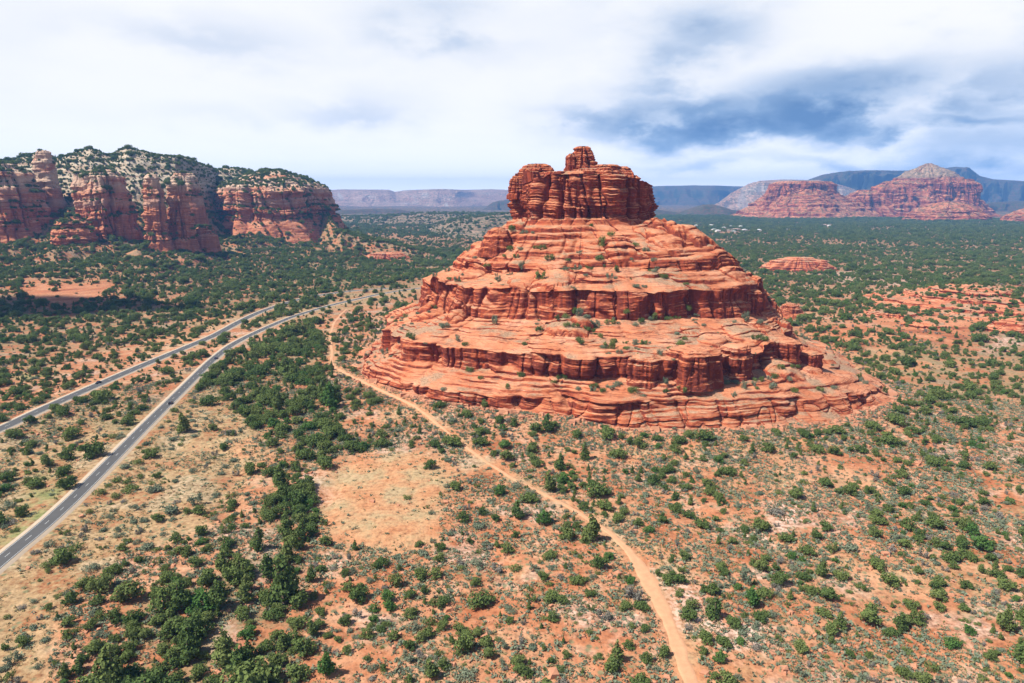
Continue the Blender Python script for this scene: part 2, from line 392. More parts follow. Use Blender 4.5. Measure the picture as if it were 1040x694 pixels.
def ground_material():
    m, N = new_mat('desert_soil')
    g = N.n('ShaderNodeNewGeometry'); P = g.outputs['Position']
    Px, Py, Pz = N.n('ShaderNodeSeparateXYZ', {0: P}).outputs
    at = lambda a: N.n('ShaderNodeAttribute', attribute_name=a).outputs['Fac']
    grass, bare, pale, litter, far, rockm = (at(a) for a in ('grass', 'bare', 'pale', 'litter', 'far', 'slick'))
    big = N.noise(P, 0.011, 5, 0.6); mid = N.noise(P, 0.06, 6, 0.62); fin = N.noise(P, 0.45, 5, 0.7)
    peb = N.n('ShaderNodeTexVoronoi', {'Vector': P, 'Scale': 0.85, 'Randomness': 1.0}).outputs['Distance']
    peb2 = N.n('ShaderNodeTexVoronoi', {'Vector': P, 'Scale': 0.33, 'Randomness': 1.0}).outputs['Distance']
    soil = N.ramp(mid, [(0.28, (0.31, 0.098, 0.042)), (0.44, (0.41, 0.16, 0.075)), (0.56, (0.48, 0.235, 0.125)), (0.72, (0.52, 0.32, 0.20))])
    soil = N.mix(N.math('MULTIPLY', N.step(big, 0.48, 0.68), 0.55), soil, (0.52, 0.30, 0.17))
    # stony ground: paler pinkish rubble with dark gaps
    rub = N.math('MULTIPLY', N.step(N.noise(P, 0.03, 4, 0.6), 0.52, 0.64), 0.65)
    soil = N.mix(rub, soil, N.ramp(fin, [(0.3, (0.22, 0.13, 0.09)), (0.5, (0.42, 0.27, 0.20)), (0.7, (0.60, 0.46, 0.36))]))
    # dry grass
    gcol = N.ramp(N.math('ADD', N.math('MULTIPLY', fin, 0.6), N.math('MULTIPLY', mid, 0.4)), [(0.32, (0.13, 0.135, 0.06)), (0.46, (0.25, 0.225, 0.11)), (0.58, (0.37, 0.295, 0.155)), (0.72, (0.46, 0.315, 0.18))])
    gm = N.math('MULTIPLY', grass, N.step(N.math('ADD', N.math('MULTIPLY', mid, 0.6), N.math('MULTIPLY', fin, 0.5)), 0.38, 0.58))
    natural = N.math('MULTIPLY', N.step(N.noise(P, 0.022, 5, 0.65), 0.53, 0.66), N.math('SUBTRACT', 0.62, N.math('MULTIPLY', bare, 0.62)))
    gm = N.math('MAXIMUM', gm, natural)
    col = N.mix(N.math('MULTIPLY', gm, 0.60), soil, gcol)
    # low herbs: small dull green flecks
    fl = N.math('MULTIPLY', N.step(peb2, 0.42, 0.18), N.step(N.noise(P, 0.10, 4, 0.65), 0.42, 0.56))
    fl = N.math('MULTIPLY', fl, N.math('SUBTRACT', 0.85, N.math('MULTIPLY', bare, 0.65)))
    col = N.mix(fl, col, (0.17, 0.18, 0.095))
    col = N.mix(N.math('MULTIPLY', bare, 0.75), col, N.ramp(mid, [(0.3, (0.47, 0.20, 0.092)), (0.48, (0.50, 0.265, 0.135)), (0.60, (0.38, 0.28, 0.15)), (0.7, (0.46, 0.29, 0.16))]))
    col = N.mix(N.math('MULTIPLY', pale, N.step(fin, 0.36, 0.60)), col, (0.62, 0.45, 0.36))
    col = N.mix(N.math('MULTIPLY', litter, N.step(mid, 0.38, 0.58)), col, (0.185, 0.150, 0.072))
    col = N.mix(N.math('MULTIPLY', at('lush'), N.step(mid, 0.40, 0.60)), col, N.mix(fin, (0.13, 0.155, 0.05), (0.27, 0.27, 0.11)))
    # bedrock swells
    lay = N.noise(N.n('ShaderNodeCombineXYZ', {0: N.math('MULTIPLY', Px, 0.012), 1: N.math('MULTIPLY', Py, 0.012), 2: N.math('MULTIPLY', Pz, 0.9)}).outputs[0], 1.0, 4, 0.6)
    col = N.mix(N.math('MULTIPLY', rockm, 0.9), col, N.ramp(lay, [(0.36, (0.26, 0.068, 0.032)), (0.44, (0.44, 0.155, 0.07)), (0.62, (0.54, 0.24, 0.125))]))
    # high on the western slope the beds are cream limestone
    buff = N.step(N.math('ADD', Pz, N.math('MULTIPLY', N.math('SUBTRACT', mid, 0.5), 60)), 95, 150)
    bl = N.noise(N.n('ShaderNodeCombineXYZ', {0: N.math('MULTIPLY', Px, 0.01), 1: N.math('MULTIPLY', Py, 0.01), 2: N.math('MULTIPLY', Pz, 0.16)}).outputs[0], 1.0, 5, 0.7)
    col = N.mix(buff, col, N.ramp(bl, [(0.32, (0.26, 0.15, 0.10)), (0.48, (0.42, 0.33, 0.225)), (0.62, (0.54, 0.45, 0.335)), (0.75, (0.36, 0.19, 0.12))]))
    # far woods beyond the trees that stand singly
    wood = N.math('MULTIPLY', far, N.step(N.noise(P, 0.016, 8, 0.85), 0.42, 0.54))
    col = N.mix(wood, col, N.ramp(N.noise(P, 0.05, 3), [(0.3, (0.030, 0.045, 0.022)), (0.7, (0.075, 0.085, 0.042))]))
    col = N.mix(0.90, col, N.ramp(fin, [(0.28, 0.28), (0.48, 0.80), (0.68, 1.0)]), 'MULTIPLY')
    col = N.mix(N.math('MULTIPLY', N.step(peb, 0.30, 0.12), N.math('SUBTRACT', 0.45, N.math('MULTIPLY', bare, 0.35))), col, (0.17, 0.085, 0.05))
    finish(N, col, 0.95, N.math('ADD', fin, N.math('MULTIPLY', peb, 0.6)), 0.25, 0.05)
    return m

def foliage_material(name, c0, c1, trans=0.28):
    m, N = new_mat(name)
    r = N.n('ShaderNodeObjectInfo').outputs['Random']
    P = N.n('ShaderNodeNewGeometry').outputs['Position']
    v = N.noise(P, 0.9, 2)
    f = N.math('ADD', N.math('MULTIPLY', r, 0.75), N.math('MULTIPLY', N.math('SUBTRACT', v, 0.5), 1.0), clamp=True)
    col = N.mix(f, c0, c1)
    d = N.n('ShaderNodeBsdfDiffuse', {'Color': col}); t = N.n('ShaderNodeBsdfTranslucent', {'Color': col})
    mx = N.n('ShaderNodeMixShader', {0: trans, 1: d.outputs[0], 2: t.outputs[0]})
    N.n('ShaderNodeOutputMaterial', {0: mx.outputs[0]})
    return m
def plain(name, c, rough=0.6, metal=0.0, spec=0.3, var=0.0, sc=1.0):
    m, N = new_mat(name)
    col = (*c, 1)
    if var:
        P = N.n('ShaderNodeNewGeometry').outputs['Position']
        n = N.noise(P, sc, 5, 0.65)
        col = N.mix(n, tuple(k*(1-var) for k in c), tuple(min(1, k*(1+var)) for k in c))
    b = N.n('ShaderNodeBsdfPrincipled', {'Base Color': col, 'Roughness': rough, 'Metallic': metal, 'Specular IOR Level': spec})
    N.n('ShaderNodeOutputMaterial', {0: b.outputs[0]})
    return m

M = {}
M['butte'] = rock_material('red_sandstone', rubble=0.75)
M['mesa'] = rock_material('banded_sandstone', red=(0.52, 0.175, 0.085), orange=(0.62, 0.28, 0.145), pale=(0.68, 0.42, 0.28), scale=0.5, dust=0.7, varnish_shade=0.28,
                          bands=[(112, 128, 5, (0.60, 0.47, 0.36), 0.42), (142, 400, 14, (0.60, 0.48, 0.35), 0.7)])
M['far_mesa'] = rock_material('far_sandstone', red=(0.46, 0.135, 0.060), orange=(0.56, 0.235, 0.115), pale=(0.60, 0.35, 0.21), scale=0.10, dust=0.45,
                              bands=[(275, 600, 16, (0.40, 0.32, 0.21), 0.7)], scrub=0.75)
M['plateau_pale'] = rock_material('pale_plateau_rock', red=(0.36, 0.27, 0.23), orange=(0.52, 0.45, 0.39), pale=(0.70, 0.66, 0.60), dark=(0.15, 0.12, 0.10), scale=0.06, dust=0.5, scrub=0.8, varnish_shade=0.4)
M['plateau_cloud_shade'] = rock_material('cloud_shaded_forest', red=(0.024, 0.026, 0.020), orange=(0.036, 0.038, 0.026), pale=(0.085, 0.075, 0.055), dark=(0.014, 0.018, 0.013), scale=0.06, dust=0.2, scrub=1.0, varnish_shade=0.3)  # dark forest, taken further down to paint cloud shadow into the colour
M['ground'] = ground_material()
M['juniper'] = foliage_material('juniper_foliage', (0.084, 0.130, 0.040), (0.178, 0.220, 0.068))
M['olive'] = foliage_material('olive_foliage', (0.120, 0.158, 0.048), (0.190, 0.225, 0.075))
M['bright'] = foliage_material('bright_green_foliage', (0.075, 0.150, 0.038), (0.125, 0.210, 0.058))
M['sage'] = foliage_material('sage_foliage', (0.150, 0.185, 0.120), (0.230, 0.255, 0.165))
M['silver'] = foliage_material('grey_dry_twigs', (0.20, 0.185, 0.15), (0.29, 0.265, 0.22))
M['woods'] = foliage_material('woodland_foliage', (0.024, 0.044, 0.021), (0.060, 0.082, 0.032))
M['straw'] = foliage_material('dry_grass', (0.20, 0.18, 0.085), (0.36, 0.29, 0.15))
M['bark'] = plain('juniper_bark', (0.16, 0.11, 0.08), 0.95, var=0.4, sc=6)
M['asphalt'] = plain('asphalt', (0.078, 0.076, 0.074), 0.9, spec=0.1, var=0.18, sc=0.25)
M['paint'] = plain('road_paint', (0.50, 0.50, 0.48), 0.8)
M['gravel'] = plain('shoulder_gravel', (0.36, 0.28, 0.20), 0.95, var=0.22, sc=0.5)
M['trail'] = plain('trail_sand', (0.47, 0.245, 0.13), 0.95, var=0.30, sc=0.45)
M['rubble'] = plain('loose_sandstone', (0.40, 0.18, 0.10), 0.95, var=0.35, sc=0.6)
M['far_hill'] = rock_material('scrubby_hill', red=(0.24, 0.18, 0.12), orange=(0.32, 0.25, 0.17), pale=(0.45, 0.36, 0.27), dark=(0.15, 0.14, 0.09), scale=0.08, dust=0.2, scrub=0.75, varnish_shade=0.0)
M['woods_far'] = M['woods']
# ------------------------------------------------------------------ ground sheet
def zone_masks(x, y, z):
    px, py, dep = project(x, y, z); ok = dep > 5
    d = np.hypot(x, y)
    px = px+16*fbm(x/38, y/38, 0.3, 4)+7*pn(x/9, y/9, 2.0); py = py+9*fbm(x/38+9, y/38, 0.3, 4)+4*pn(x/9, y/9, 7.0)
    jit = np.random.default_rng(3).normal(size=(10, 2))*np.array([9.0, 5.0])
    def P(*polys):
        o = np.zeros(np.shape(x))
        for jx, jy in jit:
            m = np.zeros(np.shape(x), bool)
            for p in polys: m |= in_poly(px+jx, py+jy, p)
            o += m
        return o*ok/len(jit)
    grass = P([(-400, 800), (-200, 600), (0, 470), (75, 425), (150, 418), (205, 385), (235, 395), (262, 440), (250, 490), (225, 520), (190, 545), (130, 560), (60, 620), (40, 760), (-100, 900)], [(-300, 560), (0, 440), (120, 385), (130, 400), (60, 520), (-200, 700)],
              [(325, 480), (420, 455), (470, 480), (430, 520), (440, 545), (400, 560), (350, 540)], [(480, 360), (640, 395), (660, 405), (560, 400)], [(230, 320), (330, 300), (430, 285), (430, 296), (330, 318), (250, 335)])
    bare = P([(320, 470), (425, 455), (470, 475), (440, 505), (450, 545), (400, 565), (340, 550), (315, 505)], [(615, 540), (700, 560), (690, 600), (720, 660), (760, 700), (690, 700), (660, 600)], 
             [(160, 345), (205, 330), (210, 345), (150, 365)], [(195, 318), (240, 322), (225, 332), (200, 335)], [(230, 440), (262, 430), (275, 470), (240, 480)], [(555, 418), (700, 440), (900, 430), (880, 450), (640, 460)], [(795, 330), (900, 330), (980, 380), (860, 385), (800, 370)])
    pale = P([(700, 625), (770, 635), (775, 665), (735, 655)], [(655, 575), (700, 600), (715, 650), (690, 640)], [(314, 468), (330, 476), (332, 508), (314, 510)], [(256, 540), (282, 532), (278, 572), (262, 596), (250, 562)], [(228, 600), (242, 610), (232, 660), (222, 690), (215, 650)], [(780, 505), (830, 520), (790, 545)], 
             [(1000, 338), (1060, 330), (1060, 348), (1010, 352)], [(700, 256), (735, 262), (733, 270), (705, 262)], [(820, 272), (935, 278), (930, 288), (830, 284)])
    slick = P([(10, 280), (70, 288), (125, 283), (112, 300), (62, 314), (20, 302)], [(870, 300), (960, 292), (1100, 285), (1100, 320), (1000, 318), (985, 345), (960, 352), (900, 335)], [(800, 335), (870, 320), (900, 345), (850, 365)], [(375, 255), (412, 258), (410, 264), (372, 264)])
    wood = P([(215, 372), (268, 342), (322, 334), (345, 395), (352, 440), (330, 478), (290, 480), (262, 440), (235, 415)], [(285, 485), (330, 500), (300, 600), (305, 760), (60, 760), (100, 690), (140, 610), (195, 590), (250, 560)], [(960, 330), (1100, 322), (1100, 430), (1010, 420), (930, 395), (870, 365), (900, 350)],
              [(-200, 330), (0, 300), (60, 315), (200, 300), (330, 250), (430, 262), (430, 285), (330, 300), (240, 318), (120, 350), (0, 380)], [(90, 430), (210, 360), (235, 372), (180, 420), (150, 455)])
    bare = np.maximum(bare, 0.8*ss(7.0, 2.0, seg_dist(x, y, TRc))*(d < 700))
    lush = P([(38, 478), (68, 492), (58, 522), (30, 548), (0, 560), (-10, 530), (25, 510)], [(20, 372), (60, 365), (50, 380), (15, 386)])
    far = ss(1000, 1800, d)*0.25+ss(3800, 4600, d)*0.75
    sh = np.exp(-((np.hypot(x-BX, y-BY)-lev(10, np.arctan2(y-BY, x-BX))[0])/14.0)**2)*0.12
    return dict(lush=lush, grass=grass, bare=np.maximum(bare, sh*(y < BY)), pale=pale, slick=slick, litter=wood*0.60+ss(600, 1200, d)*0.55, far=far)

def build_ground():
    front = np.radians(np.linspace(-56, 56, 860)); back = np.radians(np.linspace(56, 304, 90))[1:-1]
    ang = np.concatenate([front, back])
    rad = np.concatenate([[1.0, 30, 60], 80*np.exp(np.linspace(0, math.log(14000/80), 680))])
    A, D = np.meshgrid(ang, rad)
    x, y = D*np.sin(A), D*np.cos(A)
    z = ground_z(x, y)
    # under the butte the sheet dips out of the way
    rho = np.hypot(x-BX, y-BY); r8 = lev(10, np.arctan2(y-BY, x-BX))[0]
    z = np.where(rho < r8-6, z-6, z)
    attrs = zone_masks(x, y, z)
    o = mesh('ground', np.stack([x, y, z], -1), grid_faces(len(rad), len(ang), True), M['ground'], smooth=True, attrs={k: v for k, v in attrs.items()}, kind='structure')
    tag(o, 'red desert soil with dry grass stretching to the far mesas', 'ground')
build_ground()
# ------------------------------------------------------------------ layered rock
GUL = []
def strata(x, y, z, ts, seed):
    """blocky ledges: every bed of rock has its own recess, which wanders along the bed"""
    out = 0.0
    zz = z+1.6*ts[0]*pn(x/90, y/90, seed)
    for i, t in enumerate(ts):
        f = zz/t+seed*3.7+i*11.3; k = np.floor(f); fr = f-k
        def val(kk): return hash1(kk+seed*5)-0.5+1.3*pn(x/(7*t)+kk*3.1, y/(7*t)-kk*1.7, kk*0.77)
        a, b = val(k), val(k+1)
        out = out+(a+(b-a)*ss(0.80, 1.0, fr))*t*0.42
    return out
def joints(x, y, z, L, seed):
    """rounded buttresses between upright cracks"""
    n = pn(x/L+seed, y/L, z/(L*9)+seed*2)
    b = np.sqrt(np.abs(n)+1e-4)
    return b-0.5-0.45*np.exp(-(n/0.035)**2)

def rock_stack(cx, cy, levels, bands, th, seed=1.0, top=None, zscale=1.0, gully=None, domes=None):
    """levels: functions th -> (r, z), top to bottom; bands between them. Returns rows of world points and the row index at which each band starts."""
    rows, amps, starts = [], [], []
    ct, st = np.cos(th), np.sin(th)
    if top:
        starts.append(0)
        r0, z0 = levels[0]
        for u in np.linspace(0.004, 1, top['n'])[:-1]:
            x, y = cx+r0*u*ct, cy+r0*u*st
            z = top['f'](x, y, u, z0)
            rows.append((x, y, z)); amps.append((0, 0, top.get('bump', 0.0)))
    for k, bd in enumerate(bands):
        starts.append(len(rows))
        (ra, za), (rb, zb) = levels[k], levels[k+1]
        n = bd['n']
        for i in range(n+(1 if k == len(bands)-1 else 0)):
            u = i/n
            if bd['kind'] == 'cliff':
                fz, fr = u, (u**1.6*0.75+0.25*math.sqrt(u))
                cut = bd.get('under', 0.0)*math.sin(math.pi*min(1, u*1.15))**0.8
            elif bd['kind'] == 'steps':
                ns = bd['steps']
                xm, ym = cx+(ra+(rb-ra)*u)*ct, cy+(ra+(rb-ra)*u)*st
                g = u+0.09*math.sin(u*9.1+k*2.1+seed)*min(1, 6*u, 6*(1-u))
                w = bd.get('wob', 0.5)
                uu = np.clip(g+(w*1.5*pn(xm/(62*zscale), ym/(62*zscale), seed+k*3.3)+w*0.8*fbm(xm/(24*zscale), ym/(24*zscale), seed+k, 3))/ns*min(1, 8*u, 8*(1-u)), 0, 0.99999)*ns
                q = np.floor(uu); f = uu-q
                wgt = bd.get('sharp', 0.85)*ss(-0.22, 0.22, pn(xm/(34*zscale), ym/(34*zscale), seed+9.1+q*2.7))
                fz = (q+ss(0.40, 1.0, f)*wgt+f*(1-wgt))/ns; fr = (q+ss(0.0, 0.72, f)*wgt+f*(1-wgt))/ns
            else:
                fz, fr = u, u
            r, z = ra+(rb-ra)*fr, za+(zb-za)*fz
            if bd['kind'] == 'cliff' and cut: r = r-cut*ss(0.0, 0.42, pn(cx/50+ct*r/(30*zscale), st*r/(30*zscale), seed+k))
            rows.append((cx+r*ct, cy+r*st, z+0*th)); amps.append((bd['strata'], bd['joint'], bd['fbm']))
    A = np.array(amps, float)
    ker = np.hanning(9); ker /= ker.sum()
    for c in range(3): A[:, c] = np.convolve(np.pad(A[:, c], 4, 'edge'), ker, 'valid')
    X, Y, Z = (np.stack([r[i] for r in rows]) for i in range(3))
    d = A[:, :1]*strata(X, Y, Z, [t*zscale for t in (6.0, 2.6, 1.1)], seed)
    d = d+A[:, 1:2]*(joints(X, Y, Z, 26*zscale, seed)*1.0+0.5*joints(X, Y, Z, 11*zscale, seed+4))
    n1 = fbm(X/(18*zscale), Y/(18*zscale), Z/(9*zscale)+seed, 4)
    d = d+A[:, 2:3]*n1
    if gully:
        gn = pn(ct*gully[1]+0.35*pn(X/(22*zscale), Y/(22*zscale), Z/(10*zscale))+0.02*Z/zscale, st*gully[1]+0.3*pn(X/(30*zscale), Y/(30*zscale), 4+Z/(14*zscale)), seed+5.5)
        GUL.clear(); GUL.append(gn)
        dep_ = A[:, 2:3]*gully[0]*(np.exp(-(gn/0.045)**2)+0.25*np.exp(-(gn/0.15)**2))
        d = d-dep_
    if gully: d = d+A[:, 2:3]*1.6*fbm(X/(42*zscale), Y/(42*zscale), Z/(30*zscale)+seed*3, 2)
    n2 = fbm(X/(7*zscale), Y/(7*zscale), seed+2.2, 3)
    X = X+d*ct; Y = Y+d*st
    Z = Z+A[:, 2:3]*0.35*n2
    for (dx_, dy_, dr_, dh_) in (domes or ()):
        m = np.hypot(X-dx_, Y-dy_) < dr_*1.7
        xm, ym = X[m], Y[m]
        e = np.hypot(xm-dx_, ym-dy_)/dr_*(1+0.35*fbm(xm/(9*zscale), ym/(9*zscale), dh_, 3))
        Z[m] += dh_*np.sqrt(np.clip(1-np.abs(e)**2.4, 0, 1))
    return X, Y, Z, starts

BUTTE = {}
def build_butte():
    # finer facets on the side that faces the valley road and the trail
    th = np.concatenate([np.radians(np.linspace(-205, 15, 1500))[:-1], np.radians(np.linspace(15, 155, 220))[:-1]])
    L = [lev(k, th) for k in range(11)]
    lop = 1.0+0.06*pn(np.cos(th)*2.2, np.sin(th)*2.2, 3.3)
    L[0] = (L[0][0]*lop, L[0][1]); L[1] = (L[1][0]*lop, L[1][1])
    for k in range(2, 10):
        r, z = L[k]; c, s_ = np.cos(th), np.sin(th)
        amp = {2: 3, 3: 4, 4: 4, 5: 5.5, 6: 5.5, 7: 7.5, 8: 7.5, 9: 6.5}[k]
        kk = {2: 0, 3: .2, 4: .2, 5: 1, 6: 1.05, 7: 2, 8: 2.05, 9: 3}[k]
        r = r+amp*(0.9*pn(c*3.4, s_*3.4, kk*1.3+4)+0.75*pn(c*8, s_*8, kk*1.7+1)-0.5*np.exp(-(pn(c*6, s_*6, kk*0.35+8.3)/0.06)**2))
        z = z+{3: 2, 5: 2.4, 7: 2.0, 9: 2.2}.get(k, 0.8)*pn(c*6, s_*6, kk*2.3+2)
        L[k] = (r, z)
    r8, z8 = L[10]
    L.insert(2, (L[1][0]+2.5, L[1][1]-2.0)); L[1] = (L[1][0]*0.99, L[1][1]+2.5)
    rs = r8+9; zs = ground_z(BX+rs*np.cos(th), BY+rs*np.sin(th))-2.0
    L.append((rs, zs))
    blobs = []
    for pxa, pxb, row, Y, soft in [(524, 566, 175, 540, 0.5), (572, 637, 174, 548, 0.4), (528, 545, 174, 520, 0.3), (556, 574, 174, 512, 0.3), (590, 622, 172, 515, 0.35), (520, 536, 181, 535, 0.5)]:
        xa, xb = pt_Y(pxa, row, Y)[0], pt_Y(pxb, row, Y)[0]
        blobs.append(((xa+xb)/2, Y, (xb-xa)/2, zat(0, row, Y), soft))
    def topf(x, y, u, z0):
        z = z0+3.0*(1-u**3)
        for bx, by, hw, zt, soft in blobs:
            dep = hw*1.15 if hw < 14 else hw*0.95
            e = (np.abs((x-bx)/hw)**2.6+np.abs((y-by)/dep)**2.6)**(1/2.6)
            e = e+0.55*fbm(x/8, y/8, zt*0.2, 4)
            z = np.maximum(z, z0+(zt-z0)*ss(1.0+soft, 1.0-soft*0.6, e))
        z = z+1.6*fbm(x/13, y/13, 3.0, 4)*(1-u**4)
        f = z/2.3; fr = f-np.floor(f)
        z = z+1.6*(ss(0.30, 0.70, fr)-fr)+0.7*fbm(x/4, y/4, 1.0, 3)
        return z
    bands = [dict(kind='cliff', n=110, strata=1.45, joint=6.5, fbm=2.6, under=0.0),
             dict(kind='cliff', n=18, strata=0.15, joint=1.5, fbm=0.8),
             dict(kind='steps', n=70, steps=4, strata=0.45, joint=0.15, fbm=1.5, sharp=0.85, wob=0.8),
             dict(kind='steps', n=34, steps=2, strata=0.45, joint=0.15, fbm=1.5, sharp=0.8, wob=0.8),
             dict(kind='cliff', n=24, strata=0.7, joint=2.2, fbm=1.6, under=2.4),
             dict(kind='steps', n=40, steps=3, strata=0.55, joint=0.3, fbm=1.6, sharp=0.9, wob=0.8),
             dict(kind='cliff', n=60, strata=0.50, joint=4.5, fbm=2.6, under=6.0),
             dict(kind='steps', n=96, steps=8, strata=0.40, joint=0.15, fbm=2.0, sharp=0.88, wob=1.3),
             dict(kind='cliff', n=50, strata=0.60, joint=4.5, fbm=2.4, under=6.0),
             dict(kind='steps', n=60, steps=4, strata=0.40, joint=0.3, fbm=1.6, sharp=0.8, wob=0.9),
             dict(kind='cliff', n=40, strata=1.0, joint=3.2, fbm=1.4, under=1.2),
             dict(kind='slope', n=16, strata=0.35, joint=0.6, fbm=1.9)]
    # rounded slickrock pillows on the slopes and benches
    dr_ = np.random.default_rng(12); domes = [(124, 492, 17, 8.0), (109, 497, 9, 4.0), (150, 470, 13, 3.0), (-30, 488, 12, 3.0), (102, 503, 10, 3.5), (108, 515, 8, 2.0)]
    for _ in range(46):
        a_ = np.radians(dr_.uniform(-185, 5)); rr_ = dr_.choice([dr_.uniform(66, 108), dr_.uniform(128, 165), dr_.uniform(128, 165), dr_.uniform(178, 195)])
        domes.append((BX+rr_*math.cos(a_), BY+rr_*math.sin(a_), dr_.uniform(6, 15), dr_.uniform(1.5, 4.2)))
    X, Y, Z, st = rock_stack(BX, BY, L, bands, th, 1.0, top=dict(n=120, f=topf, bump=0.8), gully=(1.1, 4.0), domes=domes); BUTTE['gn'] = GUL[0]
    root = empty('sandstone_butte', (BX, BY, 0))
    tag(root, 'tall bell-shaped butte of stepped red sandstone beside the dirt trail', 'butte')
    nr, nc = X.shape
    names = ['summit_tower', 'upper_ledges', 'cliff_band', 'lower_ledge', 'base_ledge']
    labs = ['blocky dark red summit tower with a small knob on top', 'stepped orange slopes under the summit tower', 'dark red cliff band with the sloping bench beneath', 'second overhanging red cliff with ledges beneath', 'low broken ledge ringing the foot of the butte']
    # five great storeys of rock
    cuts = [0, st[3], st[7], st[9], st[11], nr-1]
    for i in range(5):
        a, b = cuts[i], cuts[i+1]
        V = np.stack([X[a:b+1]-BX, Y[a:b+1]-BY, Z[a:b+1]], -1)
        F = grid_faces(b-a+1, nc, True)[:, ::-1]
        o = mesh(names[i], V, F, M['butte'], root); o['label'] = labs[i]
    # the knobs that crown the tower
    K = lambda n, s=0.9, j=1.6, f=0.8: dict(kind='cliff', n=n, strata=s, joint=j, fbm=f)
    lump(root, 'summit_knob', 592, 548, 14.5, [(148.5, .34), (150.5, .52), (155, .60), (159.5, .74), (164, .92), (170, 1.02), (180, 1.12)], 0.85, [K(4), K(12, 1.2, 2.4, 1.4), K(10, 1.2, 2.4, 1.4), K(12, 1.2, 2.4, 1.4), K(10, 1.2, 2.4, 1.4), K(24)], 41.0, 520, mat='butte', lop=0.34, zscale=0.34)
    lump(root, 'summit_block', 581.5, 545, 7, [(156, .5), (158, .85), (164, 1.0), (178, 1.2)], 0.9, [K(5), K(12), K(20)], 47.0, 380, mat='butte', lop=0.3, zscale=0.34)
    lump(root, 'summit_block', 545, 543, 16, [(166.3, .55), (168, .78), (172, .95), (184, 1.25)], 0.9, [K(6), K(12), K(24)], 42.0, 520, mat='butte', lop=0.25, zscale=0.36)
    lump(root, 'summit_block', 616, 543, 14, [(167.0, .70), (168.5, .90), (173, 1.0), (184, 1.2)], 0.9, [K(5), K(12), K(24)], 43.0, 520, mat='butte', lop=0.25, zscale=0.36)
    lump(root, 'summit_block', 632, 548, 9, [(169.0, .60), (171, .90), (176, 1.0), (188, 1.25)], 0.9, [K(5), K(12), K(24)], 44.0, 420, mat='butte', lop=0.25, zscale=0.34)
    lump(root, 'summit_block', 643, 540, 8, [(178.0, .45), (181, .85), (187, 1.0), (197, 1.2)], 0.9, [K(5), K(12), K(20)], 45.0, 380, mat='butte', lop=0.25, zscale=0.34)
    lump(root, 'summit_block', 526, 530, 9, [(177.0, .40), (180, .8), (186, 1.0), (197, 1.2)], 0.9, [K(5), K(12), K(20)], 46.0, 380, mat='butte', lop=0.25, zscale=0.34)
    # separate blocks and pillows of slickrock that stand out from the storeys
    S_ = lambda n, st, **k: dict(kind='steps', n=n, steps=st, strata=0.5, joint=0.3, fbm=1.2, sharp=0.9, **k)
    C_ = lambda n, u=1.0: dict(kind='cliff', n=n, strata=0.7, joint=2.0, fbm=1.2, under=u)
    lump(root, 'shoulder', 694, 492, 34, [(243.5, .26), (247, .62), (256, .86), (261, .93), (271, .95), (284, 1.25)], 0.8, [S_(12, 2), S_(18, 3), S_(10, 1), C_(16), S_(20, 3)], 51.0, 620, mat='butte', lop=0.16, zscale=0.55)
    lump(root, 'shoulder', 661, 500, 15, [(229.5, .25), (234, .65), (243, .95), (252, 1.1)], 0.8, [S_(12, 2), S_(16, 3), S_(14, 2)], 52.0, 460, mat='butte', lop=0.16, zscale=0.45)
    lump(root, 'shoulder', 506, 498, 16, [(231, .2), (236, .6), (247, .95), (256, 1.15)], 0.8, [S_(12, 2), S_(16, 3), S_(14, 2)], 53.0, 460, mat='butte', lop=0.16, zscale=0.45)
    for i_, (pxc, top_, bot_, hw_) in enumerate([(655, 361, 389, 19), (705, 354, 389, 30), (748, 351, 382, 19), (791, 343, 370, 22), (822, 357, 369, 12), (650, 303, 321, 7.5), (684, 302, 321, 8), (760, 293, 321, 15), (730, 294, 322, 17), (437, 300, 318, 6)]):
        zb_ = 26.0 if bot_ > 330 else 46.0
        if bot_ < 330: zb_ = 46.0 if pxc > 500 else 41.0
        Yc_ = pt_z(pxc, bot_, zb_)[1]+hw_*0.62*400/FPX
        h_ = bot_-top_
        lump(root, 'pillow', pxc, Yc_, hw_, [(top_, .30), (top_+.10*h_, .68), (top_+.26*h_, .95), (top_+.5*h_, 1.0), (bot_+1, 1.03)], 0.8, [S_(8, 1), S_(10, 2), C_(14, .4), C_(18, .5)], 60.0+i_*1.7, 360, mat='butte', lop=0.22, zscale=0.5)
    BUTTE.update(X=X, Y=Y, Z=Z, st=st)
    px, py, dep = project(X, Y, Z)
    BUTTE.update(px=px, py=py, dep=dep)

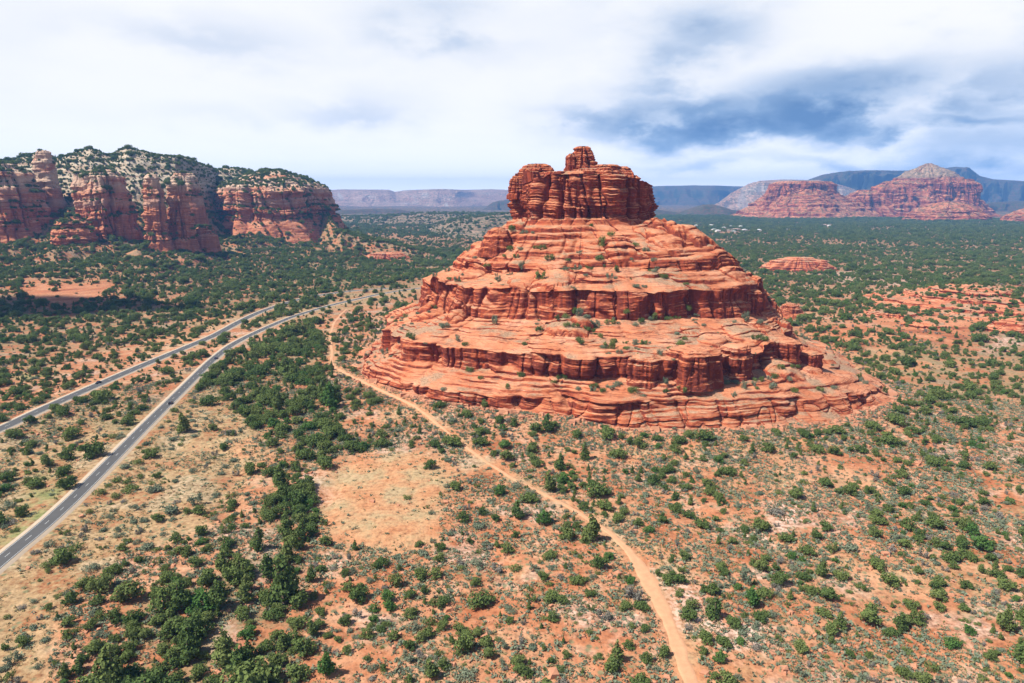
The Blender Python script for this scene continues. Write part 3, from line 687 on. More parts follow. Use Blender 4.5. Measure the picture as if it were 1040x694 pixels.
LUMPS = []
def lump(root, name, px, Y, hw_px, rows, depth_ratio=0.9, bands=None, seed=2.0, n_th=420, mat='mesa', lop=0.10, wide=None, top_f=None, zscale=1.0, back=True, label=None):
    """a rock mass: rows = photograph rows of its levels from the top down, with each level's half-width as a share of hw_px"""
    cx = pt_Y(px, rows[0][0] if rows[0][0] < 900 else 300, Y)[0]
    hw = hw_px*Y*1.02/FPX
    th = np.radians(np.linspace(-205, 155, n_th))[:-1]
    lobes = 1+lop*(1.5*pn(np.cos(th)*1.6+seed, np.sin(th)*1.6, seed)+0.8*pn(np.cos(th)*4+seed, np.sin(th)*4, seed+3))
    L = []
    for row, share in rows:
        r = 1/np.sqrt((np.cos(th)/(hw*share))**2+(np.sin(th)/(hw*share*depth_ratio))**2)*lobes
        z = row-1000 if row > 900 else zat(px, row, Y-hw*share*depth_ratio)
        L.append((r, np.full_like(th, z)))
    r, z = L[-1]
    if name.startswith(('summit', 'shoulder', 'pillow')):
        L.append((r*1.06, z-4))
    else:
        r2, z2 = r, z
        for _ in range(4):
            zs_ = surf_z(cx+r2*np.cos(th), Y+r2*np.sin(th)); z2 = np.minimum(z, zs_)-3.0*zscale
            r2 = np.minimum(r+0.8*(z-z2), r*(1.25 if mat == 'mesa' else 1.9))
        L.append((r2, z2))
    bands = bands+[dict(kind='slope', n=22, strata=0.12, joint=0.3*zscale, fbm=2.0*zscale)]
    z0 = L[0][1][0]
    def tf(x, y, u, zz):
        base = zz+0*x
        if top_f: base = top_f(x, y, u, zz)
        return base+1.2*zscale*fbm(x/(16*zscale), y/(16*zscale), seed, 4)*min(1, 4*(1-u))
    X, Yy, Z, st = rock_stack(cx, Y, L, bands, th, seed, top=dict(n=26, f=tf, bump=0.3), zscale=zscale, gully=(1.3, 3.0) if hw > 40 else None)
    LUMPS.append((mat, X, Yy, Z))
    V = np.stack([X-root.location.x, Yy-root.location.y, Z-root.location.z], -1)
    o = mesh(name, V, grid_faces(X.shape[0], X.shape[1], True)[:, ::-1], M[mat], root)
    if label: o['label'] = label
    return X, Yy, Z

build_butte()

def build_west_mesa():
    root = empty('red_rock_mesa', (-620, 1300, 0))
    tag(root, 'long red rock mesa with pillars and a scrubby cream crest beyond the highway', 'mesa')
    q = np.linspace(-420, 560, 620)
    d = np.concatenate([np.linspace(680, 1640, 420), np.linspace(1640, 3000, 60)[1:]])
    Q, Y = np.meshgrid(q, d)
    X = (Q-520)/(FPX*1.02)*Y
    Z = hill_z(X, Y)
    Z = np.where(Z > -14, Z, -15)
    keep = zone_masks(X, Y, Z)
    keep['far'] = np.zeros_like(X); 
    F = grid_faces(len(d), len(q))
    g = ground_z(X, Y); vis = (Z > g-4).ravel()
    F = F[vis[F].any(1)]
    used = np.unique(F); remap = np.full(X.size, -1); remap[used] = np.arange(len(used))
    V = np.stack([X-root.location.x, Y-root.location.y, Z], -1).reshape(-1, 3)[used]
    o = mesh('slope', V, remap[F], M['ground'], root, smooth=False, attrs={k: np.asarray(v).ravel()[used] for k, v in keep.items()})
    o['label'] = 'red and cream slope dotted with junipers'
    C = lambda n, s=1.3, j=9, f=3, **k: dict(kind='cliff', n=n, strata=s, joint=j, fbm=f, **k)
    S = lambda n, st, s=0.8, j=4, f=3: dict(kind='steps', n=n, steps=st, strata=s, joint=j, fbm=f, sharp=0.8)
    lump(root, 'cliff', -2, 1270, 37, [(166, .30), (176, .72), (199, .90), (232, 1.0)], 0.8, [S(24, 4), C(30), C(46)], 2.3, lop=0.2, zscale=1.5)
    lump(root, 'pillar', 43, 1330, 12, [(153, .35), (165, .8), (196, 1.0)], 0.9, [S(14, 3), C(30, j=4)], 4.1, 260, zscale=1.2)
    lump(root, 'pillar', 105, 1250, 27, [(172, .25), (181, .70), (207, .92), (248, 1.0)], 0.8, [S(20, 3), C(34, j=11), C(50, j=13)], 5.7, lop=0.22, zscale=1.6)
    lump(root, 'pillar', 86, 1265, 15, [(176, .5), (190, .9), (240, 1.0)], 0.9, [S(12, 2), C(50, j=7)], 7.7, 260, zscale=1.3)
    lump(root, 'knob', 73, 1190, 22, [(220, .18), (226, .62), (236, .9), (253, 1.0)], 0.85, [S(14, 3, 1.2), C(18, 1.5, 5), C(20, 1.5, 5)], 6.2, 320, zscale=1.2)
    lump(root, 'pillar', 154, 1200, 13, [(177, .35), (184, .66), (206, .80), (247, 1.02)], 0.9, [C(10, 1, 3), C(34, 1.3, 7), C(50, 1.3, 8)], 8.4, 320, lop=0.15, zscale=1.3)
    lump(root, 'pillar', 178, 1235, 13.5, [(179, .30), (188, .62), (206, .80), (245, 1.06)], 0.9, [C(12, 1, 3), C(30, 1.3, 9), C(50, 1.3, 10)], 9.9, 320, lop=0.15, zscale=1.3)
    lump(root, 'cliff', 186, 1400, 17, [(176, .5), (181, .8), (200, 1.0)], 0.5, [S(14, 3), C(40, 1.4, 10)], 3.6, 320, lop=0.25, zscale=1.3)
    lump(root, 'headland', 277, 1640, 57, [(173, .16), (179, .50), (190, .88), (197, .97), (224, 1.0)], 1.0, [S(16, 4, 0.9, 6, 5), S(24, 4, 0.9, 6, 5), S(12, 2, 1, 5, 4), C(46, 1.6, 12, 4)], 11.3, 640, lop=0.16, zscale=1.9)
    lump(root, 'outcrop', 207, 1270, 13, [(230, .3), (232.5, .7), (240, 1.0)], 0.7, [S(8, 2), C(12, 1, 3)], 12.3, 220, zscale=1.0)
build_west_mesa()

def build_small_mound(name, label, px, Y, hw, rows, ratio, seed, steps=5, zs=1.0):
    x, y = pt_Y(px, rows[0][0] if rows[0][0] < 900 else 300, Y)[:2]
    root = empty(name, (x, y, 0)); tag(root, label, 'rock outcrop')
    S = lambda n, st: dict(kind='steps', n=n, steps=st, strata=0.5, joint=1.5, fbm=1.2, sharp=0.95)
    C = lambda n: dict(kind='cliff', n=n, strata=0.9, joint=3, fbm=1.0)
    bd = [S(18, 3), C(16)]+[S(20, 4)]*(len(rows)-3)
    lump(root, 'ledge', px, Y, hw, rows, ratio, bd, seed, 420, mat='butte', lop=0.25, zscale=zs)
build_small_mound('rock_mound', 'low red rock mound standing alone in the valley woods behind the butte', 812, 1190, 36, [(262, .28), (267, .72), (272, .88), (279, 1.08)], 0.6, 3.1, zs=1.0)
def build_slickrock():
    root = empty('slickrock_terrace', pt_Y(968, 300, 770)[:2]+(0,)); tag(root, 'broad orange slickrock terrace of thin ledges above the dark green gully', 'rock terrace')
    S = lambda n, st: dict(kind='steps', n=n, steps=st, strata=0.6, joint=0.4, fbm=2.2, sharp=0.95, wob=1.2)
    C = lambda n: dict(kind='cliff', n=n, strata=0.9, joint=3, fbm=1.6, under=1.5)
    lump(root, 'ledge', 985, 775, 100, [(1026, .15), (1022.5, .40), (1019.5, .42), (1017, .62), (1013.5, .64), (1011, .85), (1008, .87), (1001, 1.2)], 0.85, [S(14, 3), C(10), S(18, 3), C(12), S(20, 4), C(10), S(24, 5)], 5.2, 700, mat='butte', lop=0.3, zscale=0.9)
    lump(root, 'ledge', 940, 640, 42, [(1009, .2), (1007, .55), (1005, .58), (1000, 1.15)], 0.7, [S(12, 3), C(8), S(16, 4)], 6.9, 420, mat='butte', lop=0.4, zscale=0.7)
    lump(root, 'ledge', 905, 700, 40, [(1010, .2), (1008, .6), (1005.5, .65), (1000, 1.2)], 0.8, [S(12, 3), C(8), S(16, 4)], 5.9, 420, mat='butte', lop=0.35, zscale=0.7)
build_slickrock()
build_small_mound('rock_ledge', 'small pale slickrock dome jutting from the gully trees at the picture edge', 1048, 625, 42, [(1015, .3), (1012, .8), (1008, .9), (1000, 1.15)], 0.6, 6.6, zs=0.6)
build_small_mound('rock_ledge', 'thin red rock strip in the woods beyond the highway bend', 392, 1390, 22, [(256.5, .4), (258.5, .8), (261, .95), (264, 1.1)], 0.5, 8.8, zs=0.8)
build_small_mound('rock_ledge', 'little red ledge on the scrub slope just past the butte', 803, 700, 12, [(309, .4), (311.5, .8), (315, .95), (319, 1.1)], 0.8, 9.4, zs=0.5)

def build_far_mesas():
    root = empty('red_mesa', pt_Y(880, 228, 4300)[:2]+(0,)); tag(root, 'broad red mesa with a cream peak across the wooded valley', 'mesa')
    C = lambda n, s=1.0, j=8, f=3: dict(kind='cliff', n=n, strata=s, joint=j, fbm=f)
    S = lambda n, st, s=0.7, j=3, f=3: dict(kind='steps', n=n, steps=st, strata=s, joint=j, fbm=f, sharp=0.8)
    z = 4.0
    k = lambda b: {**b, 'joint': b['joint']*z*0.55, 'fbm': b['fbm']*z*0.7}
    lump(root, 'block', 815, 4350, 34, [(184, .66), (187, .86), (198, 1.0), (206, 1.25), (229, 2.15)], 0.9, [k(S(6, 2)), k(C(24)), k(S(20, 4)), k(S(24, 5))], 21.3, 520, 'far_mesa', 0.22, zscale=z)
    lump(root, 'block', 795, 4300, 15, [(189, .5), (193, .85), (204, 1.1), (218, 1.7)], 0.9, [k(S(6, 2)), k(C(16)), k(S(16, 4))], 23.3, 320, 'far_mesa', 0.3, zscale=z*0.7)
    lump(root, 'block', 858, 4500, 36, [(200, .3), (203, .7), (208, .95), (216, 1.2), (229, 1.6)], 0.7, [k(S(8, 3)), k(S(8, 2)), k(C(16)), k(S(20, 5))], 22.9, 420, 'far_mesa', 0.35, zscale=z)
    lump(root, 'block', 884, 4450, 24, [(193, .35), (197, .75), (202, .95), (211, 1.15), (227, 1.6)], 0.8, [k(S(8, 3)), k(S(8, 2)), k(C(18)), k(S(20, 5))], 20.2, 420, 'far_mesa', 0.3, zscale=z*0.8)
    lump(root, 'block', 908, 4420, 22, [(184, .3), (189, .7), (196, .95), (208, 1.15), (227, 1.6)], 0.8, [k(S(8, 3)), k(S(8, 2)), k(C(18)), k(S(20, 5))], 28.2, 420, 'far_mesa', 0.3, zscale=z*0.8)
    lump(root, 'block', 943, 4550, 46, [(166, .05), (170, .24), (176, .52), (186, .80), (200, .95), (214, 1.2), (230, 1.6)], 0.8, [k(S(14, 4)), k(S(18, 5)), k(S(12, 3)), k(C(24)), k(S(16, 4)), k(S(22, 6))], 24.5, 640, 'far_mesa', 0.30, zscale=z)
    lump(root, 'block', 960, 4400, 18, [(177, .3), (183, .7), (189, .95), (206, 1.1), (218, 1.5)], 0.9, [k(S(8, 3)), k(S(8, 2)), k(C(18)), k(S(14, 4))], 26.5, 320, 'far_mesa', 0.3, zscale=z*0.8)
    lump(root, 'block', 981, 4350, 15, [(182, .35), (187, .8), (206, 1.0), (221, 1.6)], 0.9, [k(S(8, 2)), k(C(22)), k(S(14, 4))], 25.5, 320, 'far_mesa', 0.3, zscale=z*0.7)
    root2 = empty('orange_dome', pt_Y(962, 228, 3700)[:2]+(0,)); tag(root2, 'rounded orange slickrock dome at the foot of the broad red mesa', 'rock dome')
    lump(root2, 'dome', 965, 3700, 38, [(205, .2), (211, .65), (219, .95), (231, 1.2)], 0.7, [k(S(14, 4)), k(S(14, 4)), k(S(14, 4))], 27.2, 420, 'far_mesa', 0.15, zscale=2.5)
    root3 = empty('orange_dome', pt_Y(1045, 228, 3500)[:2]+(0,)); tag(root3, 'smaller orange rock dome cut off by the picture edge near the red mesa', 'rock dome')
    lump(root3, 'dome', 1052, 3500, 30, [(210, .2), (216, .6), (223, .95), (232, 1.2)], 0.7, [k(S(14, 4)), k(S(14, 4)), k(S(14, 4))], 29.2, 320, 'far_mesa', 0.15, zscale=2.2)
build_far_mesas()

# ------------------------------------------------------------------ far ridges: each a real hill with a foot, a cliff line and a top running back
def ridge(name, label, cat, prof, Y, run, depth, mat, seed, cliff=(0.55, 0.75), rough=1.0, kind='structure', alcove=0.12, foot_z=-30):
    prof = np.array(prof, float)
    q = np.linspace(prof[0, 0], prof[-1, 0], int(max(140, (prof[-1, 0]-prof[0, 0])*1.6)))
    t = np.concatenate([np.linspace(0, 1, 110), np.linspace(1, 1+depth/run, 26)[1:]])
    Q, T = np.meshgrid(q, t)
    row = np.interp(q, prof[:, 0], prof[:, 1])
    X0 = (Q-520)/(FPX*1.02)*Y
    s = X0/run
    Yc = Y+run*(T-1)+run*alcove*4*fbm(s*1.1, 0.3*T, seed, 4)*ss(1.6, 0.9, T)
    b = (347-row)/FPX
    zt = CAMH+Y*(-math.sin(PITCH)+b*math.cos(PITCH))/(math.cos(PITCH)+b*math.sin(PITCH))
    a0, a1 = cliff
    up = 0.50*np.clip(T/a0, 0, 1)**1.4+0.40*ss(a0, a1, T)+0.10*ss(a1, 1.0, T)
    back = 1-ss(1+0.6*depth/run, 1+depth/run, T)
    H = (zt[None, :]-foot_z)
    n = fbm(X0/(run*.35), Yc/(run*.5), seed+4, 5)
    Z = foot_z+H*np.where(T < 1, up, back)+rough*H*0.10*n*ss(0.02, 0.3, T)*ss(1.0, 0.85, T)
    Z = Z-rough*H*0.20*ss(0.16, 0.0, np.abs(pn(s*2.4+0.5*n, 0.2*T, seed+7)))*ss(0.05, .4, T)*ss(0.98, a0, T)
    X = X0*(Yc/Y)
    V = np.stack([X, Yc, Z], -1)
    o = mesh(name, V, grid_faces(len(t), len(q)), M[mat], smooth=False, kind=kind)
    if mat == 'far_hill': LUMPS.append((mat, X, Yc, Z))
    tag(o, label, cat)
ridge('distant_plateau', 'long pale blue cliffs on the horizon beyond the western mesa', 'plateau', [(60, 197), (230, 195), (300, 194), (333, 193.5), (345, 192.5), (395, 193), (402, 195), (412, 193.5), (450, 192.5), (470, 193), (500, 192), (540, 194), (600, 196)], 10500, 1500, 2500, 'plateau_pale', 1.3, alcove=0.2)
ridge('distant_plateau', 'flat topped blue plateau on the horizon beside the summit tower', 'plateau', [(560, 191), (640, 189.5), (700, 188.7), (760, 189.3), (830, 190), (900, 191)], 11000, 1500, 1500, 'plateau_cloud_shade', 2.7, alcove=0.2)
ridge('wooded_hill', 'dark blue wooded hill toned to cloud shade, low in front of the flat topped plateau', 'hill', [(640, 219), (655, 211), (668, 214), (690, 217), (703, 212), (714, 208.5), (724, 208), (735, 211), (750, 216), (775, 224)], 4900, 700, 500, 'plateau_cloud_shade', 3.9, cliff=(0.6, 0.9), rough=1.4)
ridge('pale_mesa', 'grey white mesa shoulder catching sun behind the broad red mesa', 'mesa', [(690, 226), (712, 216), (730, 206), (742, 196), (757, 188), (770, 183.5), (790, 182.5), (830, 183), (860, 190), (900, 205)], 7200, 900, 900, 'plateau_pale', 5.1, rough=1.5)
ridge('dark_plateau', 'forested plateau darkened to cloud shade, rising behind the broad red mesa', 'plateau', [(790, 192), (815, 184), (832, 178), (850, 175), (880, 173.5), (915, 173), (955, 171), (966, 169.5), (980, 171), (992, 179), (1005, 182), (1040, 184.5), (1100, 186), (1250, 187)], 8600, 900, 1800, 'plateau_cloud_shade', 6.4, rough=1.2)
ridge('low_hill', 'low blue hill where the dark plateau runs down past the red mesa', 'hill', [(960, 222), (985, 214), (1005, 206), (1030, 205), (1060, 203), (1130, 206), (1250, 210)], 6000, 700, 900, 'plateau_cloud_shade', 7.7, rough=1.4)
ridge('green_hill', 'mottled green hills in the valley between the western mesa and the butte', 'hill', [(250, 232), (320, 222), (350, 221), (390, 220), (420, 217.5), (450, 216.5), (480, 217), (520, 219), (560, 222)], 3500, 1100, 500, 'far_hill', 8.2, cliff=(0.5, 0.95), rough=1.8)
ridge('green_hill', 'nearer scrubby hill sloping down towards the bare flank of the butte', 'hill', [(380, 246), (410, 238), (440, 231), (462, 224), (478, 221.5), (500, 219), (530, 218), (570, 222), (620, 230)], 2600, 800, 500, 'far_hill', 9.6, cliff=(0.5, 0.95), rough=1.8)
ridge('blue_knoll', 'thin dark blue ridge at the foot of the pale horizon cliffs', 'hill', [(325, 217), (345, 214), (380, 212.8), (405, 213.5), (425, 217)], 5200, 500, 400, 'plateau_cloud_shade', 10.6, cliff=(0.6, 0.9))
ridge('blue_knoll', 'small dark blue peak between the pale cliffs and the summit tower', 'hill', [(478, 219), (492, 212), (500, 206), (507, 204), (520, 203), (545, 206), (580, 216)], 6800, 500, 400, 'plateau_cloud_shade', 11.6, cliff=(0.6, 0.9))
# ------------------------------------------------------------------ roads, trail, cars, houses
def strip(name, line, offs, lift, mat, kind='structure', skip=None, widths=None, label=None, cat=None, crown=0.0):
    line = np.asarray(line); t = np.gradient(line, axis=0); t /= np.hypot(t[:, 0], t[:, 1])[:, None]
    n = np.stack([t[:, 1], -t[:, 0]], -1)
    rows = []
    for i, o in enumerate(offs):
        w = o if widths is None else o*widths
        p = line+n*(np.asarray(w)[:, None] if widths is not None else w)
        rows.append(p)
    P = np.stack(rows)                      # (k, N, 2)
    c = ground_z(line[:, 0], line[:, 1]) if widths is None else None
    Z = np.stack([np.broadcast_to(lf, (len(line),)) for lf in lift])
    base = np.broadcast_to(c, Z.shape) if c is not None else ground_z(P[..., 0], P[..., 1])
    V = np.concatenate([P, (base+Z)[..., None]], -1)
    F = grid_faces(len(offs), len(line))
    if skip is not None:
        cols = (np.arange(len(F)) % (len(line)-1)); F = F[skip[cols]]
    o = mesh(name, V, F[:, ::-1], mat, smooth=True, kind=kind)
    tag(o, label, cat)
    return o
def dashes(s, on, off): return ((s[:-1] % (on+off)) < on)
for line, s, who, hw in ((RA, RA_s, 'the near highway lanes running straight beside the scrub', 3.15), (RB, RB_s, 'the far highway lanes climbing past the western woods', 3.9)):
    strip('road_shoulder', line, [-hw-3.2, -hw-1.7, hw+1.7, hw+3.2], [-0.9, 0.20, 0.20, -0.9], M['gravel'], label='pale gravel verge under '+who, cat='road verge')
    strip('road', line, [-hw, 0, hw], [0.24, 0.30, 0.24], M['asphalt'], label='grey asphalt of '+who, cat='road')
    fine, fs = resample(line, 1.0, 0)
    strip('road_markings', fine, [-0.07, 0.07], [0.315, 0.315], M['paint'], skip=dashes(fs, 3.2, 9.0), label='white lane dashes on '+who, cat='road marking')
    for e in (-1, 1):
        strip('road_markings', line, [e*(hw-0.45)-0.07, e*(hw-0.45)+0.07], [0.262, 0.262], M['paint'], label='white %s edge line on %s' % ('outer' if e > 0 else 'inner', who), cat='road marking')
wob = 1+0.55*fbm(TR_s/11, 0.5, 2.0, 4)
TR = TR+np.stack([fbm(TR_s/14, 3.5, 1.0, 3), 0.4*fbm(TR_s/14, 8.5, 1.0, 3)], -1)*0.8
strip('path', TR, [-0.52, -0.40, -0.2, 0, 0.2, 0.40, 0.52], [-0.25, 0.10, 0.08, 0.05, 0.08, 0.10, -0.25], M['trail'], widths=TR_w*wob, label='sandy foot trail winding from the butte down past the scrub', cat='trail')

def make_car(paint):
    r = empty('parked_car')
    import bmesh
    def loft(name, secs, mat, parent):
        V = np.array(secs, float); k = V.shape[1]
        F = grid_faces(len(secs), k, True)
        o = mesh(name, V, F, mat, parent, smooth=False)
        bm = bmesh.new(); bm.from_mesh(o.data)
        bm.verts.ensure_lookup_table()
        bm.faces.new([bm.verts[i] for i in range(k)][::-1]); bm.faces.new([bm.verts[len(V.reshape(-1, 3))-k+i] for i in range(k)])
        bmesh.ops.recalc_face_normals(bm, faces=bm.faces); bm.to_mesh(o.data); bm.free()
        return o
    def sec(y, w, z0, z1): return [(-w, y, z0+.12), (-w*.92, y, z0), (w*.92, y, z0), (w, y, z0+.12), (w, y, z1-.12), (w*.88, y, z1), (-w*.88, y, z1), (-w, y, z1-.12)]
    loft('body', [sec(-2.3, .78, .38, .72), sec(-2.15, .88, .26, .92), sec(-1.2, .92, .24, .98), sec(.9, .92, .24, 1.0), sec(1.9, .88, .26, .90), sec(2.3, .76, .38, .70)], paint, r)
    def cab(y, w, z): return [(-w, y, .95), (w, y, .95), (w*.86, y, z), (-w*.86, y, z)]
    loft('cabin', [cab(-1.95, .80, 1.02), cab(-1.35, .84, 1.45), cab(.25, .84, 1.50), cab(1.15, .80, 1.02)], paint, r)
    for nm, vs in (('windscreen', [(-.62, 1.13, 1.06), (.62, 1.13, 1.06), (.62, .40, 1.47), (-.62, .40, 1.47)]), ('rear_window', [(-.62, -1.93, 1.08), (.62, -1.93, 1.08), (.62, -1.43, 1.44), (-.62, -1.43, 1.44)]),
                   ('side_window', [(-.845, -1.3, 1.06), (-.845, .6, 1.06), (-.76, .2, 1.42), (-.76, -1.25, 1.42)]), ('side_window', [(.845, -1.3, 1.06), (.845, .6, 1.06), (.76, .2, 1.42), (.76, -1.25, 1.42)])):
        mesh(nm, vs, [(0, 1, 2, 3)], M['car_glass'], r)
    a = np.linspace(0, 2*np.pi, 17)[:-1]
    for x in (-.82, .82):
        for y in (-1.4, 1.4):
            V = [[(x+dx, y+.33*c*np.cos(t), .33+.33*c*np.sin(t)) for t in a] for dx, c in ((-.1, .0), (-.1, .96), (-.07, 1), (.07, 1), (.1, .96), (.1, .0))]
            w = mesh('wheel', V, grid_faces(6, 16, True), M['tyre'], r)
            V = [[(x+(.105 if x > 0 else -.105), y+c*np.cos(t), .33+c*np.sin(t)) for t in a] for c in (.01, .19)]
            mesh('rim', V, grid_faces(2, 16, True), M['rim'], w)
    for nm, y, c in (('headlight', 2.28, 'lamp'), ('tail_light', -2.31, 'tail')):
        for x in (-.55, .55):
            mesh(nm, [(x-.16, y, .58), (x+.16, y, .58), (x+.16, y-.02*np.sign(y), .70), (x-.16, y-.02*np.sign(y), .70)], [(0, 1, 2, 3)], M[c], r)
    return r
M['car_dark'] = plain('dark_car_paint', (0.02, 0.022, 0.028), 0.25, 0.2, 0.5)
M['car_blue'] = plain('slate_car_paint', (0.03, 0.045, 0.085), 0.25, 0.2, 0.5)
M['car_glass'] = plain('car_window', (0.01, 0.012, 0.015), 0.08, 0, 0.6)
M['tyre'] = plain('tyre_rubber', (0.015, 0.015, 0.015), 0.9); M['rim'] = plain('wheel_rim', (0.5, 0.5, 0.52), 0.35, 0.8)
M['lamp'] = plain('headlight_lens', (0.8, 0.8, 0.78), 0.1); M['tail'] = plain('tail_lens', (0.45, 0.02, 0.02), 0.2)
def put_car(line, px, py, paint, side, label, rev):
    x, y, _ = pick(px, py)
    i = int(np.argmin(np.hypot(line[:, 0]-x, line[:, 1]-y))); t = line[min(i+1, len(line)-1)]-line[i-1]; t /= np.hypot(*t)
    n = np.array([t[1], -t[0]]); p = line[i]+n*side
    r = make_car(paint)
    r.location = (p[0], p[1], float(ground_z(line[i][0], line[i][1]))+0.30)
    r.rotation_euler = (0, 0, math.atan2(t[1], t[0])-math.pi/2+(math.pi if rev else 0))
    r.name = 'car'; tag(r, label, 'car', 'cars driving on the highway')
put_car(RA, 171.5, 410, M['car_dark'], 1.7, 'black car alone mid-way along the straight near highway lanes', False)
put_car(RA, 216, 365, M['car_blue'], 1.7, 'dark blue car on the near highway lanes where the bend begins', False)
put_car(RB, 99, 390, M['car_dark'], -1.6, 'dark car on the far highway lanes next to the western scrub', True)

def make_house(w, l, h, rh, wallm, roofm):
    r = empty('house')
    z0 = -1.0
    V = [(-w, -l, z0), (w, -l, z0), (w, l, z0), (-w, l, z0), (-w, -l, h), (w, -l, h), (w, l, h), (-w, l, h)]
    mesh('wall', V, [(0, 1, 5, 4), (1, 2, 6, 5), (2, 3, 7, 6), (3, 0, 4, 7)], wallm, r)
    e = 0.6
    V = [(-w-e, -l-e, h-.1), (w+e, -l-e, h-.1), (w+e, l+e, h-.1), (-w-e, l+e, h-.1), (-w*.35, 0, h+rh), (w*.35, 0, h+rh)]
    mesh('roof', V, [(0, 1, 5), (0, 5, 4), (1, 2, 5), (2, 3, 4), (2, 4, 5), (3, 0, 4)], roofm, r)
    for x in (-w*.5, w*.45):
        mesh('window', [(x-.9, -l-.02, h*.35), (x+.9, -l-.02, h*.35), (x+.9, -l-.02, h*.8), (x-.9, -l-.02, h*.8)], [(0, 1, 2, 3)], M['car_glass'], r)
    return r
def copy_tree(o, parent=None):
    c = o.copy(); COL.objects.link(c); c.parent = parent
    for ch in o.children: copy_tree(ch, c)
    return c
M['stucco'] = plain('pale_stucco', (0.60, 0.55, 0.49), 0.9); M['tin'] = plain('pale_roof', (0.50, 0.48, 0.46), 0.7); M['tile'] = plain('clay_roof', (0.36, 0.24, 0.19), 0.85)
h_rng = random.Random(4)
protos = [make_house(9, 6, 4.5, 2.2, M['stucco'], M['tin']), make_house(12, 7, 4.0, 1.6, M['stucco'], M['tile']), make_house(7, 7, 6.0, 2.4, M['stucco'], M['tin'])]
hx = [(671, 232), (683, 229), (690, 233), (698, 231.5), (704, 233), (707, 230), (709, 235), (716, 232), (722, 230), (725, 234), (727, 231.5), (729, 236), (735, 232), (739, 235), (742, 231), (745, 236), (748, 233.5), (752, 231), (756, 234.5), (764, 232), (771, 235), (797, 233.5), (838, 229), (842, 230)]
kinds = ['pale walled house under a light roof', 'long pale house under a clay roof', 'tall pale house under a light roof']
HOUSE_XY = []
cnt = [0, 0, 0]; ords = ['first', 'second', 'third', 'fourth', 'fifth', 'sixth', 'seventh', 'eighth', 'ninth', 'tenth', 'eleventh', 'twelfth', 'thirteenth']
for i, (px, py) in enumerate(hx):
    k = i % 3
    o = protos[k] if cnt[k] == 0 else copy_tree(protos[k])
    x, y, z = pick(px, py)
    HOUSE_XY.append((x, y)); o.location = (x, y, z); o.rotation_euler = (0, 0, h_rng.uniform(-.5, .5)); o.scale = (h_rng.uniform(.8, 1.1),)*3
    tag(o, '%s in the far valley, %s from the butte' % (kinds[k], ords[cnt[k]]), 'house', 'houses of the far valley village')
    cnt[k] += 1
# ------------------------------------------------------------------ plants
def leaf_quads(P, Nrm, size, rg, flat=1.0):
    n = len(P)
    a = rg.normal(size=(n, 3)); u = np.cross(Nrm, a); u /= np.linalg.norm(u, axis=1)[:, None]+1e-9
    v = np.cross(Nrm, u)
    s = size*rg.uniform(0.65, 1.35, (n, 1)); t = s*rg.uniform(0.6, 1.0, (n, 1))
    k = 0.35*s*Nrm
    V = np.stack([P-u*s-k*0.6, P-v*t+k*0.2, P+u*s-k*0.5, P+v*t+k*0.3], 1)
    F = np.arange(n*4).reshape(n, 4)
    return V.reshape(-1, 3), F
def crown_points(lobes, n, rg, inner=0.62):
    vol = np.array([l[3]*l[4]*l[5] for l in lobes])**0.70; idx = rg.choice(len(lobes), n, p=vol/vol.sum())
    L = np.array(lobes)[idx]
    d = rg.normal(size=(n, 3)); d /= np.linalg.norm(d, axis=1)[:, None]
    rr = rg.uniform(inner, 1.06, (n, 1))
    P = L[:, :3]+d*L[:, 3:6]*rr
    nn = d/L[:, 3:6]; nn /= np.linalg.norm(nn, axis=1)[:, None]
    nn = nn+rg.normal(size=(n, 3))*0.45; nn /= np.linalg.norm(nn, axis=1)[:, None]
    ok = P[:, 2] > 0.10
    return P[ok], nn[ok]
def tube(path, rad, k=6):
    path = np.array(path, float); a = np.linspace(0, 2*np.pi, k+1)[:-1]
    V = np.stack([np.stack([p[0]+r*np.cos(a), p[1]+r*np.sin(a), p[2]+0*a], -1) for p, r in zip(path, rad)])
    return V.reshape(-1, 3), grid_faces(len(path), k, True)
def trunk_mesh(rg, h, lobes):
    Vs, Fs, o = [], [], 0
    def add(V, F):
        nonlocal o
        Vs.append(V); Fs.append(F+o); o += len(V)
    bend = rg.normal(size=2)*0.12
    add(*tube([(0, 0, -0.5), (0.02, 0, 0.0), (bend[0], bend[1], h*.3), (bend[0]*1.6, bend[1]*1.6, h*.6), (bend[0]*1.7, bend[1]*1.5, h*.85)], [.24, .19, .14, .09, .03]))
    for l in lobes[:5]:
        c = np.array(l[:3])
        add(*tube([(bend[0]*.6, bend[1]*.6, h*.16), (c[0]*.5, c[1]*.5, (h*.16+c[2])*.5), tuple(c)], [.10, .07, .02]))
    return np.concatenate(Vs), np.concatenate(Fs)
